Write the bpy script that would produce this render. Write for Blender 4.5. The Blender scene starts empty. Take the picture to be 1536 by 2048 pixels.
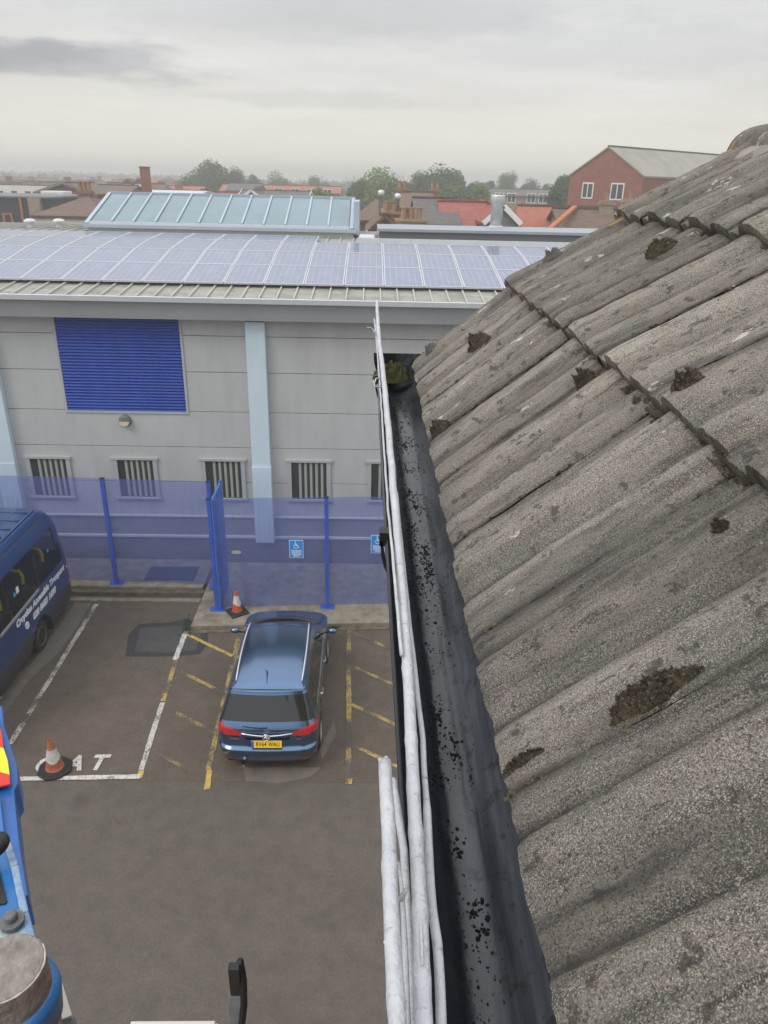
import bpy, math, random
import numpy as np
from mathutils import Vector, noise as mn
random.seed(7)
S = bpy.context.scene
COL = S.collection

# ------------------------------------------------------------------ camera
F_PX = 1490.0; CAM_H = 9.6
PITCH = math.radians(23.9); YAW = math.radians(1.35); ROLL = 0.023
def _basis():
    fw = np.array([math.sin(YAW)*math.cos(PITCH), math.cos(YAW)*math.cos(PITCH), -math.sin(PITCH)])
    r = np.array([math.cos(YAW), -math.sin(YAW), 0.0]); u = np.cross(r, fw)
    c, s = math.cos(ROLL), math.sin(ROLL)
    return c*r+s*u, -s*r+c*u, fw
CR, CU, CF = _basis(); CO = np.array([0, 0, CAM_H])
cam_d = bpy.data.cameras.new('camera'); cam = bpy.data.objects.new('camera', cam_d); COL.objects.link(cam)
from mathutils import Matrix
cam.matrix_world = Matrix(((CR[0], CU[0], -CF[0], 0), (CR[1], CU[1], -CF[1], 0), (CR[2], CU[2], -CF[2], CAM_H), (0, 0, 0, 1)))
cam_d.sensor_fit = 'VERTICAL'; cam_d.sensor_height = 36; cam_d.sensor_width = 27
cam_d.lens = F_PX/2048*36
cam_d.clip_start = 0.02; cam_d.clip_end = 6000
S.camera = cam
S.render.resolution_x = 768; S.render.resolution_y = 1024
S.view_settings.view_transform = 'Standard'; S.view_settings.look = 'None'
S.view_settings.exposure = 0.0; S.view_settings.gamma = 1.0
try: S.view_settings.use_curve_mapping = False
except Exception: pass

def _ray(px, py): return CF+(px-768)/F_PX*CR-(py-1024)/F_PX*CU
def onZ(px, py, z=0.0):
    d = _ray(px, py); t = (z-CAM_H)/d[2]; return CO+t*d
def onY(px, py, y):
    d = _ray(px, py); t = y/d[1]; return CO+t*d
def onX(px, py, x):
    d = _ray(px, py); t = x/d[0]; return CO+t*d

# ------------------------------------------------------------------ sky and sun
SUN_EL = math.radians(48); SUN_AZ = math.radians(-125)   # azimuth from +Y towards +X
W = bpy.data.worlds.new('World'); S.world = W; W.use_nodes = True
nt = W.node_tree; N = nt.nodes; L = nt.links; N.clear()
def wn(t, **k):
    n = N.new(t)
    for a, b in k.items(): setattr(n, a, b)
    return n
out = wn('ShaderNodeOutputWorld')
sky = wn('ShaderNodeTexSky'); sky.sky_type = 'NISHITA'; sky.sun_disc = False
sky.sun_elevation = SUN_EL; sky.sun_rotation = SUN_AZ; sky.air_density = 1.5; sky.dust_density = 3
bg1 = wn('ShaderNodeBackground'); bg1.inputs[1].default_value = 0.08; L.new(sky.outputs[0], bg1.inputs[0])
tc = wn('ShaderNodeTexCoord')
sep = wn('ShaderNodeSeparateXYZ'); L.new(tc.outputs['Generated'], sep.inputs[0])
# cloud plane projection of the view direction
zz = wn('ShaderNodeMath', operation='MAXIMUM'); L.new(sep.outputs[2], zz.inputs[0]); zz.inputs[1].default_value = 0.0
za = wn('ShaderNodeMath', operation='ADD'); L.new(zz.outputs[0], za.inputs[0]); za.inputs[1].default_value = 0.06
dx = wn('ShaderNodeMath', operation='DIVIDE'); L.new(sep.outputs[0], dx.inputs[0]); L.new(za.outputs[0], dx.inputs[1])
dy = wn('ShaderNodeMath', operation='DIVIDE'); L.new(sep.outputs[1], dy.inputs[0]); L.new(za.outputs[0], dy.inputs[1])
cmb = wn('ShaderNodeCombineXYZ'); L.new(dx.outputs[0], cmb.inputs[0]); L.new(dy.outputs[0], cmb.inputs[1])
n1 = wn('ShaderNodeTexNoise'); n1.inputs['Scale'].default_value = 0.42; n1.inputs['Detail'].default_value = 8; n1.inputs['Roughness'].default_value = 0.52
L.new(cmb.outputs[0], n1.inputs['Vector'])
# gentle vertical ramp: warm pale horizon, cooler grey above, brighter towards the zenith (overcast)
ramp = wn('ShaderNodeValToRGB'); L.new(zz.outputs[0], ramp.inputs[0])
cr = ramp.color_ramp; cr.elements[0].position = 0.0; cr.elements[0].color = (0.98, 0.935, 0.80, 1)
cr.elements[1].position = 1.0; cr.elements[1].color = (1.65, 1.68, 1.74, 1)
for p, c in ((0.045, (0.95, 0.915, 0.81)), (0.09, (0.87, 0.855, 0.81)), (0.16, (0.77, 0.772, 0.765)), (0.24, (0.80, 0.81, 0.82)), (0.5, (1.2, 1.22, 1.25))):
    e = cr.elements.new(p); e.color = (*c, 1)
nr = wn('ShaderNodeMapRange'); L.new(n1.outputs[0], nr.inputs[0])
nr.inputs[1].default_value = 0.36; nr.inputs[2].default_value = 0.66; nr.inputs[3].default_value = 1.07; nr.inputs[4].default_value = 0.86
# amount of cloud structure fades out to the horizon
cm = wn('ShaderNodeMapRange'); L.new(zz.outputs[0], cm.inputs[0]); cm.inputs[1].default_value = 0.03; cm.inputs[2].default_value = 0.11
mxs = wn('ShaderNodeMix'); mxs.data_type = 'FLOAT'; L.new(cm.outputs[0], mxs.inputs[0]); mxs.inputs[2].default_value = 1.0; L.new(nr.outputs[0], mxs.inputs[3])
sc = wn('ShaderNodeVectorMath', operation='SCALE'); L.new(ramp.outputs[0], sc.inputs[0]); L.new(mxs.outputs[0], sc.inputs['Scale'])
# two darker cloud banks hanging at their own bearings
last = sc.outputs[0]
n2 = wn('ShaderNodeTexNoise'); n2.inputs['Scale'].default_value = 9; n2.inputs['Detail'].default_value = 7; n2.inputs['Roughness'].default_value = 0.6
mp = wn('ShaderNodeMapping'); mp.inputs['Scale'].default_value = (1, 1, 4); L.new(tc.outputs['Generated'], mp.inputs[0]); L.new(mp.outputs[0], n2.inputs['Vector'])
for (px, py, rx, ry, col, amt) in ((165, 122, 0.165, 0.020, (0.66, 0.68, 0.73), 0.95), (20, 100, 0.10, 0.015, (0.72, 0.74, 0.78), 0.7), (640, 200, 0.13, 0.011, (0.86, 0.87, 0.89), 0.9), (620, 30, 0.4, 0.03, (0.9, 0.91, 0.93), 0.8), (1250, 90, 0.3, 0.03, (0.92, 0.93, 0.95), 0.8)):
    d = _ray(px, py); d = d/np.linalg.norm(d)
    sb = wn('ShaderNodeVectorMath', operation='SUBTRACT'); L.new(tc.outputs['Generated'], sb.inputs[0]); sb.inputs[1].default_value = tuple(d)
    ml = wn('ShaderNodeVectorMath', operation='MULTIPLY'); L.new(sb.outputs[0], ml.inputs[0]); ml.inputs[1].default_value = (1/rx, 1/rx, 1/ry)
    ln = wn('ShaderNodeVectorMath', operation='LENGTH'); L.new(ml.outputs[0], ln.inputs[0])
    ad = wn('ShaderNodeMath', operation='MULTIPLY_ADD'); L.new(n2.outputs[0], ad.inputs[0]); ad.inputs[1].default_value = 2.2; ad.inputs[2].default_value = -1.1
    a2 = wn('ShaderNodeMath', operation='ADD'); L.new(ln.outputs['Value'], a2.inputs[0]); L.new(ad.outputs[0], a2.inputs[1])
    mr = wn('ShaderNodeMapRange'); mr.interpolation_type = 'SMOOTHSTEP'; L.new(a2.outputs[0], mr.inputs[0])
    mr.inputs[1].default_value = 0.45; mr.inputs[2].default_value = 1.15; mr.inputs[3].default_value = amt; mr.inputs[4].default_value = 0
    mu = wn('ShaderNodeMix'); mu.data_type = 'RGBA'; mu.blend_type = 'MULTIPLY'
    L.new(mr.outputs[0], mu.inputs[0]); L.new(last, mu.inputs[6]); mu.inputs[7].default_value = (*col, 1); last = mu.outputs[2]
bg2 = wn('ShaderNodeBackground'); L.new(last, bg2.inputs[0]); bg2.inputs[1].default_value = 1.0
mxb = wn('ShaderNodeMixShader'); mxb.inputs[0].default_value = 0.95; L.new(bg1.outputs[0], mxb.inputs[1]); L.new(bg2.outputs[0], mxb.inputs[2])
L.new(mxb.outputs[0], out.inputs[0])

sun_d = bpy.data.lights.new('sun', 'SUN'); sun_d.energy = 1.3; sun_d.angle = math.radians(25); sun_d.color = (1, 0.975, 0.94)
sun = bpy.data.objects.new('sun', sun_d); COL.objects.link(sun)
sv = Vector((math.sin(SUN_AZ)*math.cos(SUN_EL), math.cos(SUN_AZ)*math.cos(SUN_EL), math.sin(SUN_EL)))
sun.rotation_euler = sv.to_track_quat('Z', 'Y').to_euler()

# ------------------------------------------------------------------ materials
def lin(r, g, b):
    f = lambda c: (c/255/12.92) if c/255 <= 0.04045 else ((c/255+0.055)/1.055)**2.4
    return (f(r), f(g), f(b))
def mat(name, col, rough=0.7, metal=0.0, var=0.0, vscale=3.0, col2=None, bump=0.0, bscale=60.0, coat=0.0, spec=0.5, stretch=None, emit=None):
    m = bpy.data.materials.new(name); m.use_nodes = True
    t = m.node_tree; b = t.nodes['Principled BSDF']
    b.inputs['Roughness'].default_value = rough; b.inputs['Metallic'].default_value = metal
    b.inputs['Coat Weight'].default_value = coat; b.inputs['Coat Roughness'].default_value = 0.08
    b.inputs['Specular IOR Level'].default_value = spec
    b.inputs['Base Color'].default_value = (*col, 1)
    c = t.nodes.new('ShaderNodeTexCoord'); vec = c.outputs['Object']
    if stretch:
        mpn = t.nodes.new('ShaderNodeMapping'); mpn.inputs['Scale'].default_value = stretch
        t.links.new(vec, mpn.inputs[0]); vec = mpn.outputs[0]
    if var > 0 or col2:
        n = t.nodes.new('ShaderNodeTexNoise'); n.inputs['Scale'].default_value = vscale; n.inputs['Detail'].default_value = 7; n.inputs['Roughness'].default_value = 0.62
        t.links.new(vec, n.inputs['Vector'])
        r = t.nodes.new('ShaderNodeValToRGB'); r.color_ramp.elements[0].position = 0.33; r.color_ramp.elements[1].position = 0.67
        c2 = col2 if col2 else tuple(min(1, x*(1+var)) for x in col)
        c1 = col if col2 else tuple(x*(1-var) for x in col)
        r.color_ramp.elements[0].color = (*c1, 1); r.color_ramp.elements[1].color = (*c2, 1)
        t.links.new(n.outputs[0], r.inputs[0]); t.links.new(r.outputs[0], b.inputs['Base Color'])
    if name == 'grey_cladding':
        ms = t.nodes.new('ShaderNodeMapping'); ms.inputs['Scale'].default_value = (5, 5, 0.35); t.links.new(c.outputs['Object'], ms.inputs[0])
        src = b.inputs['Base Color'].links[0].from_socket
        t.links.new(mixc(t, 1.0, src, _grey(t, maprange(t, add_noise(t, ms.outputs[0], 1.3, 6, 0.65), 0.3, 0.7, 0.955, 1.02)), 'MULTIPLY'), b.inputs['Base Color'])
    if bump > 0:
        n = t.nodes.new('ShaderNodeTexNoise'); n.inputs['Scale'].default_value = bscale; n.inputs['Detail'].default_value = 6
        t.links.new(vec, n.inputs['Vector'])
        bp = t.nodes.new('ShaderNodeBump'); bp.inputs['Strength'].default_value = bump; bp.inputs['Distance'].default_value = 0.01
        t.links.new(n.outputs[0], bp.inputs['Height']); t.links.new(bp.outputs[0], b.inputs['Normal'])
    if emit:
        b.inputs['Emission Color'].default_value = (*emit[0], 1); b.inputs['Emission Strength'].default_value = emit[1]
    return m

def nodes_of(m): return m.node_tree, m.node_tree.nodes['Principled BSDF']
def add_noise(t, vec, scale, detail=6, rough=0.6):
    n = t.nodes.new('ShaderNodeTexNoise'); n.inputs['Scale'].default_value = scale; n.inputs['Detail'].default_value = detail; n.inputs['Roughness'].default_value = rough
    t.links.new(vec, n.inputs['Vector']); return n.outputs[0]
def maprange(t, s, a, b, c=0.0, d=1.0):
    n = t.nodes.new('ShaderNodeMapRange'); t.links.new(s, n.inputs[0])
    for i, v in zip((1, 2, 3, 4), (a, b, c, d)): n.inputs[i].default_value = v
    return n.outputs[0]
def mixc(t, fac, a, b, blend='MIX'):
    n = t.nodes.new('ShaderNodeMix'); n.data_type = 'RGBA'; n.blend_type = blend
    if isinstance(fac, float): n.inputs[0].default_value = fac
    else: t.links.new(fac, n.inputs[0])
    for i, v in ((6, a), (7, b)):
        if isinstance(v, tuple): n.inputs[i].default_value = (*v, 1)
        else: t.links.new(v, n.inputs[i])
    return n.outputs[2]
def mth(t, op, a, b=None):
    n = t.nodes.new('ShaderNodeMath'); n.operation = op
    for i, v in ((0, a), (1, b)):
        if v is None: continue
        if isinstance(v, (int, float)): n.inputs[i].default_value = v
        else: t.links.new(v, n.inputs[i])
    return n.outputs[0]

def asphalt(name, ca, cb, grain=0.5):
    m = mat(name, ca, 0.85); t, b = nodes_of(m)
    v = t.nodes.new('ShaderNodeTexCoord').outputs['Object']
    big = maprange(t, add_noise(t, v, 0.55, 5), 0.3, 0.7)
    c = mixc(t, big, ca, cb)
    med = maprange(t, add_noise(t, v, 3.5, 8, 0.7), 0.35, 0.7, 0.84, 1.13)
    c = mixc(t, 1.0, c, _grey(t, med), 'MULTIPLY')
    fine = maprange(t, add_noise(t, v, 70, 4, 0.8), 0.3, 0.7, 1-grain*0.5, 1+grain*0.5)
    c = mixc(t, 1.0, c, _grey(t, fine), 'MULTIPLY')
    mid = maprange(t, add_noise(t, v, 24, 6, 0.8), 0.3, 0.7, 1-grain*0.45, 1+grain*0.45)
    c = mixc(t, 1.0, c, _grey(t, mid), 'MULTIPLY')
    # dark oil blotches
    oil = maprange(t, add_noise(t, v, 0.9, 3, 0.5), 0.66, 0.74)
    c = mixc(t, mth(t, 'MULTIPLY', oil, 0.45), c, (0.045, 0.042, 0.042))
    vc = t.nodes.new('ShaderNodeTexVoronoi'); vc.feature = 'DISTANCE_TO_EDGE'; vc.inputs['Scale'].default_value = 0.55
    wv = t.nodes.new('ShaderNodeVectorMath'); wv.operation = 'SCALE'; nn_ = t.nodes.new('ShaderNodeTexNoise'); nn_.inputs['Scale'].default_value = 3; t.links.new(v, nn_.inputs['Vector']); t.links.new(nn_.outputs['Color'], wv.inputs[0]); wv.inputs['Scale'].default_value = 0.5
    va = t.nodes.new('ShaderNodeVectorMath'); t.links.new(v, va.inputs[0]); t.links.new(wv.outputs[0], va.inputs[1]); t.links.new(va.outputs[0], vc.inputs['Vector'])
    crk = mth(t, 'MULTIPLY', maprange(t, vc.outputs['Distance'], 0.0, 0.006, 0.5, 0.0), maprange(t, add_noise(t, v, 0.7, 3), 0.5, 0.6))
    c = mixc(t, crk, c, (0.03, 0.028, 0.026))
    st2 = maprange(t, add_noise(t, v, 2.2, 7, 0.75), 0.58, 0.70)
    c = mixc(t, mth(t, 'MULTIPLY', st2, 0.30*grain), c, (0.17, 0.145, 0.115))
    st3 = maprange(t, add_noise(t, v, 1.6, 8, 0.78), 0.44, 0.34)
    c = mixc(t, mth(t, 'MULTIPLY', st3, 0.40*grain), c, (0.05, 0.044, 0.04))
    # pale grit
    vo = t.nodes.new('ShaderNodeTexVoronoi'); vo.inputs['Scale'].default_value = 9; t.links.new(v, vo.inputs['Vector'])
    gr = maprange(t, vo.outputs['Distance'], 0.03, 0.05, 0.55, 0.0)
    sel = maprange(t, vo.outputs['Color'], 0.72, 0.75) if False else None
    c = mixc(t, mth(t, 'MULTIPLY', gr, maprange(t, add_noise(t, v, 2.1, 2), 0.5, 0.62)), c, (0.32, 0.3, 0.27))
    t.links.new(c, b.inputs['Base Color'])
    bp = t.nodes.new('ShaderNodeBump'); bp.inputs['Strength'].default_value = 0.45; bp.inputs['Distance'].default_value = 0.01
    t.links.new(add_noise(t, v, 90, 3), bp.inputs['Height']); t.links.new(bp.outputs[0], b.inputs['Normal'])
    return m
def _grey(t, s):
    n = t.nodes.new('ShaderNodeCombineColor')
    for i in range(3): t.links.new(s, n.inputs[i])
    return n.outputs[0]

M = {}
M['bay'] = asphalt('asphalt_bay', (0.090, 0.071, 0.054), (0.122, 0.098, 0.075), 0.7)
M['drive'] = asphalt('asphalt_drive', (0.095, 0.079, 0.066), (0.114, 0.096, 0.080), 0.5)
M['dry'] = asphalt('asphalt_dry', (0.15, 0.128, 0.106), (0.17, 0.145, 0.12), 0.35)
M['patch'] = asphalt('asphalt_patch', (0.062, 0.06, 0.06), (0.078, 0.073, 0.07), 0.3)
M['seal'] = asphalt('bitumen_seal', (0.034, 0.034, 0.036), (0.045, 0.044, 0.045), 0.3)
M['land'] = mat('land', (0.05, 0.06, 0.035), 0.95, col2=(0.1, 0.1, 0.07), vscale=0.05)

def paint(name, col, lo, hi, scale=7.0, under=(0.09, 0.074, 0.06)):
    m = mat(name, col, 0.7); t, b = nodes_of(m)
    v = t.nodes.new('ShaderNodeTexCoord').outputs['Object']
    f = maprange(t, mth(t, 'ADD', mth(t, 'MULTIPLY', add_noise(t, v, scale*0.25, 2), 0.5), mth(t, 'MULTIPLY', add_noise(t, v, scale*4, 8, 0.75), 0.5)), lo, hi)
    # cracks across the paint
    w = add_noise(t, v, 2.4, 3)
    c = mixc(t, f, under, col)
    vo = t.nodes.new('ShaderNodeTexVoronoi'); vo.feature = 'DISTANCE_TO_EDGE'; vo.inputs['Scale'].default_value = 7; vo.inputs['Randomness'].default_value = 1; t.links.new(v, vo.inputs['Vector'])
    c = mixc(t, maprange(t, vo.outputs['Distance'], 0.0, 0.05, 0.75, 0.0), c, under)
    c2 = mixc(t, maprange(t, add_noise(t, v, 25, 5), 0.3, 0.7, 0.0, 0.35), c, under)
    t.links.new(c2, b.inputs['Base Color'])
    return m
M['white_line'] = paint('worn_white_road_paint', (0.60, 0.58, 0.53), 0.43, 0.49)
M['white_line_good'] = paint('white_road_paint', (0.64, 0.62, 0.57), 0.33, 0.40)
M['yellow_line'] = paint('worn_yellow_road_paint', (0.50, 0.36, 0.09), 0.475, 0.555)
M['yellow_fresh'] = paint('yellow_road_paint', (0.58, 0.40, 0.08), 0.41, 0.48)
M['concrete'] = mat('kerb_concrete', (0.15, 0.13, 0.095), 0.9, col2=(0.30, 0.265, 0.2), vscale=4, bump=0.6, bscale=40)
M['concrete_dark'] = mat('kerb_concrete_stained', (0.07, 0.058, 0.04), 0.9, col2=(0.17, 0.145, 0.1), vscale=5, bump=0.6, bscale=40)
M['cladding'] = mat('grey_cladding', lin(184, 185, 185), 0.55, var=0.06, vscale=1.6, bump=0.03, bscale=5, stretch=(1, 1, 0.35))
M['cladding_low'] = mat('dark_band_cladding', lin(138, 137, 135), 0.6, var=0.08, vscale=2)
M['fascia'] = mat('grey_fascia', lin(158, 160, 164), 0.5, var=0.05, vscale=0.8)
M['gutter_white'] = mat('pale_gutter_metal', lin(205, 208, 212), 0.45, var=0.05, vscale=4)
M['column'] = mat('pale_blue_column', lin(200, 217, 228), 0.5, var=0.06, vscale=2, stretch=(1, 1, 0.4))
M['frame'] = mat('window_surround', lin(176, 176, 176), 0.5, var=0.05)
M['glass_dark'] = mat('dark_window_glass', (0.04, 0.052, 0.05), 0.2, spec=0.6)
M['blind'] = mat('pale_vertical_blind', lin(165, 163, 155), 0.8)
M['blind2'] = mat('green_grey_blind', lin(66, 84, 78), 0.7)
M['blue_slat'] = mat('blue_painted_slat', (0.04, 0.10, 0.50), 0.4, var=0.12, vscale=3, coat=0.3)
M['black'] = mat('black_plastic', (0.012, 0.013, 0.014), 0.45)
M['joint'] = mat('joint_shadow_gap', (0.02, 0.02, 0.02), 0.9)
def brickmat(name, a, b_, mort, sx=1.0, bw=0.225, bh=0.075, off=0.5, vertical=True):
    m = mat(name, a, 0.9); t, b = nodes_of(m)
    tcn = t.nodes.new('ShaderNodeTexCoord'); sp = t.nodes.new('ShaderNodeSeparateXYZ'); t.links.new(tcn.outputs['Object'], sp.inputs[0])
    cb = t.nodes.new('ShaderNodeCombineXYZ')
    t.links.new(mth(t, 'ADD', sp.outputs[0], sp.outputs[1]), cb.inputs[0]); t.links.new(sp.outputs[2], cb.inputs[1])
    br = t.nodes.new('ShaderNodeTexBrick'); t.links.new(cb.outputs[0], br.inputs['Vector'])
    br.inputs['Color1'].default_value = (*a, 1); br.inputs['Color2'].default_value = (*b_, 1); br.inputs['Mortar'].default_value = (*mort, 1)
    br.inputs['Scale'].default_value = 1; br.inputs['Brick Width'].default_value = bw; br.inputs['Row Height'].default_value = bh; br.inputs['Mortar Size'].default_value = 0.006
    c = mixc(t, 1.0, br.outputs['Color'], _grey(t, maprange(t, add_noise(t, tcn.outputs['Object'], 1.5, 5), 0.3, 0.7, 0.8, 1.2)), 'MULTIPLY')
    t.links.new(c, b.inputs['Base Color']); return m
M['brick_dark'] = brickmat('dark_engineering_brick', (0.17, 0.155, 0.15), (0.21, 0.19, 0.18), (0.15, 0.14, 0.13))
M['brick_red'] = brickmat('red_brick', (0.235, 0.062, 0.038), (0.28, 0.08, 0.048), (0.23, 0.12, 0.09))
M['brick_tan'] = brickmat('tan_brick', (0.26, 0.2, 0.13), (0.33, 0.26, 0.17), (0.3, 0.26, 0.2))
M['brick_old'] = brickmat('old_brick', (0.22, 0.1, 0.065), (0.3, 0.15, 0.1), (0.3, 0.26, 0.2))
M['render_white'] = mat('white_render', (0.62, 0.61, 0.58), 0.8, var=0.08)
M['render_grey'] = mat('grey_render', (0.2, 0.2, 0.17), 0.9, var=0.1)
M['plastic_white'] = mat('white_frame_paint', (0.75, 0.75, 0.74), 0.4)

# translucent blue sheet
def fence_mat():
    m = bpy.data.materials.new('translucent_blue_sheet'); m.use_nodes = True; t = m.node_tree
    b = t.nodes['Principled BSDF']; o = t.nodes['Material Output']
    b.inputs['Base Color'].default_value = (0.20, 0.26, 0.62, 1); b.inputs['Roughness'].default_value = 0.4
    tr = t.nodes.new('ShaderNodeBsdfTransparent'); tr.inputs[0].default_value = (0.86, 0.885, 0.965, 1)
    mx = t.nodes.new('ShaderNodeMixShader'); t.links.new(tr.outputs[0], mx.inputs[1]); t.links.new(b.outputs[0], mx.inputs[2])
    v = t.nodes.new('ShaderNodeTexCoord').outputs['Object']
    f = maprange(t, add_noise(t, v, 1.3, 6), 0.3, 0.7, 0.17, 0.21)
    sp = t.nodes.new('ShaderNodeSeparateXYZ'); t.links.new(v, sp.inputs[0])
    mp9 = t.nodes.new('ShaderNodeMapping'); mp9.inputs['Scale'].default_value = (14, 14, 0.5); t.links.new(v, mp9.inputs[0])
    g = maprange(t, add_noise(t, mp9.outputs[0], 3, 6), 0.35, 0.75, 0.0, 0.07)
    t.links.new(mth(t, 'ADD', f, g), mx.inputs[0]); t.links.new(mx.outputs[0], o.inputs[0])
    return m
M['sheet'] = fence_mat()
M['blue_post'] = mat('blue_painted_steel', (0.04, 0.10, 0.46), 0.45, var=0.15, vscale=4, coat=0.2)
M['blue_return'] = mat('bright_blue_sheet', (0.07, 0.19, 0.60), 0.45, var=0.12, vscale=4, coat=0.2)

def solar_mat():
    m = mat('solar_cells', (0.05, 0.06, 0.2), 0.22, coat=0.0); t, b = nodes_of(m)
    tcn = t.nodes.new('ShaderNodeTexCoord'); sp = t.nodes.new('ShaderNodeSeparateXYZ'); t.links.new(tcn.outputs['Object'], sp.inputs[0])
    def grid(s, per, w):
        fr = mth(t, 'FRACT', mth(t, 'DIVIDE', s, per)); return mth(t, 'LESS_THAN', fr, w)
    gx = grid(sp.outputs[0], 0.157, 0.06); gy = grid(sp.outputs[1], 0.157, 0.05)
    g = mth(t, 'MAXIMUM', gx, gy)
    nb = maprange(t, add_noise(t, tcn.outputs['Object'], 3, 5), 0.3, 0.7, 0, 1)
    base = mixc(t, nb, (0.125, 0.155, 0.255), (0.185, 0.215, 0.31))
    c = mixc(t, mth(t, 'MULTIPLY', g, 0.7), base, (0.45, 0.47, 0.54)); t.links.new(c, b.inputs['Base Color'])
    b.inputs['Roughness'].default_value = 0.12; b.inputs['IOR'].default_value = 1.95
    return m
M['solar'] = solar_mat()
M['alu'] = mat('aluminium_frame', (0.55, 0.56, 0.60), 0.4, metal=0.2)
M['roof_sheet'] = mat('pale_roof_sheet', lin(128, 127, 117), 0.6, col2=lin(166, 164, 152), vscale=2.5)
M['roof_rib'] = mat('roof_seam', lin(176, 176, 170), 0.5, var=0.05)
M['parapet'] = mat('blue_grey_parapet', lin(150, 157, 165), 0.5, var=0.05)
M['parapet_dark'] = mat('dark_parapet_face', lin(104, 108, 112), 0.6, var=0.05)
M['lantern_frame'] = mat('pale_blue_frame', lin(168, 182, 196), 0.4, var=0.04)
M['lantern_glass'] = mat('lantern_glass', lin(104, 130, 140), 0.15, var=0.12, vscale=0.7, spec=0.7)
M['flue'] = mat('stainless_flue', (0.62, 0.62, 0.6), 0.3, metal=0.85, var=0.1)

# ------------------------------------------------------------------ mesh helpers
class MB:
    def __init__(s): s.v = []; s.f = []; s.mi = []; s.cur = 0
    def add(s, vs, fs):
        o = len(s.v); s.v += [tuple(float(c) for c in p) for p in vs]; s.f += [tuple(i+o for i in f) for f in fs]; s.mi += [s.cur]*len(fs); return s
    def box(s, a, b):
        x0, y0, z0 = a; x1, y1, z1 = b
        if x0 > x1: x0, x1 = x1, x0
        if y0 > y1: y0, y1 = y1, y0
        if z0 > z1: z0, z1 = z1, z0
        return s.add([(x0,y0,z0),(x1,y0,z0),(x1,y1,z0),(x0,y1,z0),(x0,y0,z1),(x1,y0,z1),(x1,y1,z1),(x0,y1,z1)],
                     [(0,3,2,1),(4,5,6,7),(0,1,5,4),(1,2,6,5),(2,3,7,6),(3,0,4,7)])
    def obox(s, c, ax, ay, az):   # oriented box by centre and half vectors
        c, ax, ay, az = (np.array(q, float) for q in (c, ax, ay, az)); vs = []
        for k in (-1, 1):
            for i, j in ((-1,-1),(1,-1),(1,1),(-1,1)): vs.append(c+i*ax+j*ay+k*az)
        return s.add(vs, [(0,3,2,1),(4,5,6,7),(0,1,5,4),(1,2,6,5),(2,3,7,6),(3,0,4,7)])
    def bar(s, p, q, w, h, up=(0,0,1)):
        p = np.array(p, float); q = np.array(q, float); d = q-p; l = np.linalg.norm(d); d = d/l
        sd = np.cross(d, up); sd = sd/np.linalg.norm(sd); u = np.cross(sd, d)
        return s.obox((p+q)/2, d*l/2, sd*w/2, u*h/2)
    def prism(s, poly, off):      # closed polygon (list of 3D) extruded by off vector
        n = len(poly); off = np.array(off, float); a = [np.array(p, float) for p in poly]
        nrm = sum((np.cross(a[i]-a[0], a[(i+1) % n]-a[0]) for i in range(1, n-1)), np.zeros(3))
        if np.dot(nrm, off) < 0: a.reverse()
        return s.add(a+[p+off for p in a], [tuple(reversed(range(n))), tuple(range(n, 2*n))]+[(i, (i+1) % n, (i+1) % n+n, i+n) for i in range(n)])
    def sheet(s, poly): return s.add(poly, [tuple(range(len(poly)))])
    def tube(s, pts, rad, n=8, caps=True):
        pts = [np.array(p, float) for p in pts]; rs = rad if hasattr(rad, '__len__') else [rad]*len(pts); vs = []; fs = []
        ref = None
        for i, p in enumerate(pts):
            d = pts[min(i+1, len(pts)-1)]-pts[max(i-1, 0)]; d = d/(np.linalg.norm(d)+1e-9)
            if ref is None: ref = np.array([0, 0, 1.]) if abs(d[2]) < 0.9 else np.array([1., 0, 0])
            a = np.cross(d, ref); a /= np.linalg.norm(a); b = np.cross(a, d); ref = b
            for k in range(n):
                t = 2*math.pi*k/n; vs.append(p+rs[i]*(a*math.cos(t)+b*math.sin(t)))
        for i in range(len(pts)-1):
            for k in range(n): fs.append((i*n+k, i*n+(k+1) % n, (i+1)*n+(k+1) % n, (i+1)*n+k))
        if caps: fs.append(tuple(range(n-1, -1, -1))); fs.append(tuple((len(pts)-1)*n+k for k in range(n)))
        return s.add(vs, fs)
    def lathe(s, prof, c=(0,0,0), n=24, axis='Z'):
        vs = []; fs = []
        for r, z in prof:
            for k in range(n):
                t = 2*math.pi*k/n; a, b = r*math.cos(t), r*math.sin(t)
                vs.append({'Z': (c[0]+a, c[1]+b, c[2]+z), 'X': (c[0]+z, c[1]+a, c[2]+b), 'Y': (c[0]+a, c[1]+z, c[2]+b)}[axis])
        for i in range(len(prof)-1):
            for k in range(n): fs.append((i*n+k, i*n+(k+1) % n, (i+1)*n+(k+1) % n, (i+1)*n+k))
        fs.append(tuple(range(n-1, -1, -1))); fs.append(tuple((len(prof)-1)*n+k for k in range(n)))
        return s.add(vs, fs)
    def grid(s, P):               # P[i][j] 3D
        m = len(P); n = len(P[0]); vs = [p for r in P for p in r]
        return s.add(vs, [(i*n+j, i*n+j+1, (i+1)*n+j+1, (i+1)*n+j) for i in range(m-1) for j in range(n-1)])
    def mesh(s, name, mats, smooth=False):
        me = bpy.data.meshes.new(name); me.from_pydata(s.v, [], s.f)
        for m in (mats if isinstance(mats, (list, tuple)) else [mats]): me.materials.append(m)
        if isinstance(mats, (list, tuple)): me.polygons.foreach_set('material_index', s.mi)
        if smooth: me.polygons.foreach_set('use_smooth', [True]*len(me.polygons))
        me.validate(); me.update(); return me
    def build(s, name, mats, parent=None, smooth=False, bevel=0.0, local=False):
        return link(name, s.mesh(name, mats, smooth), parent, bevel, local)
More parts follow.
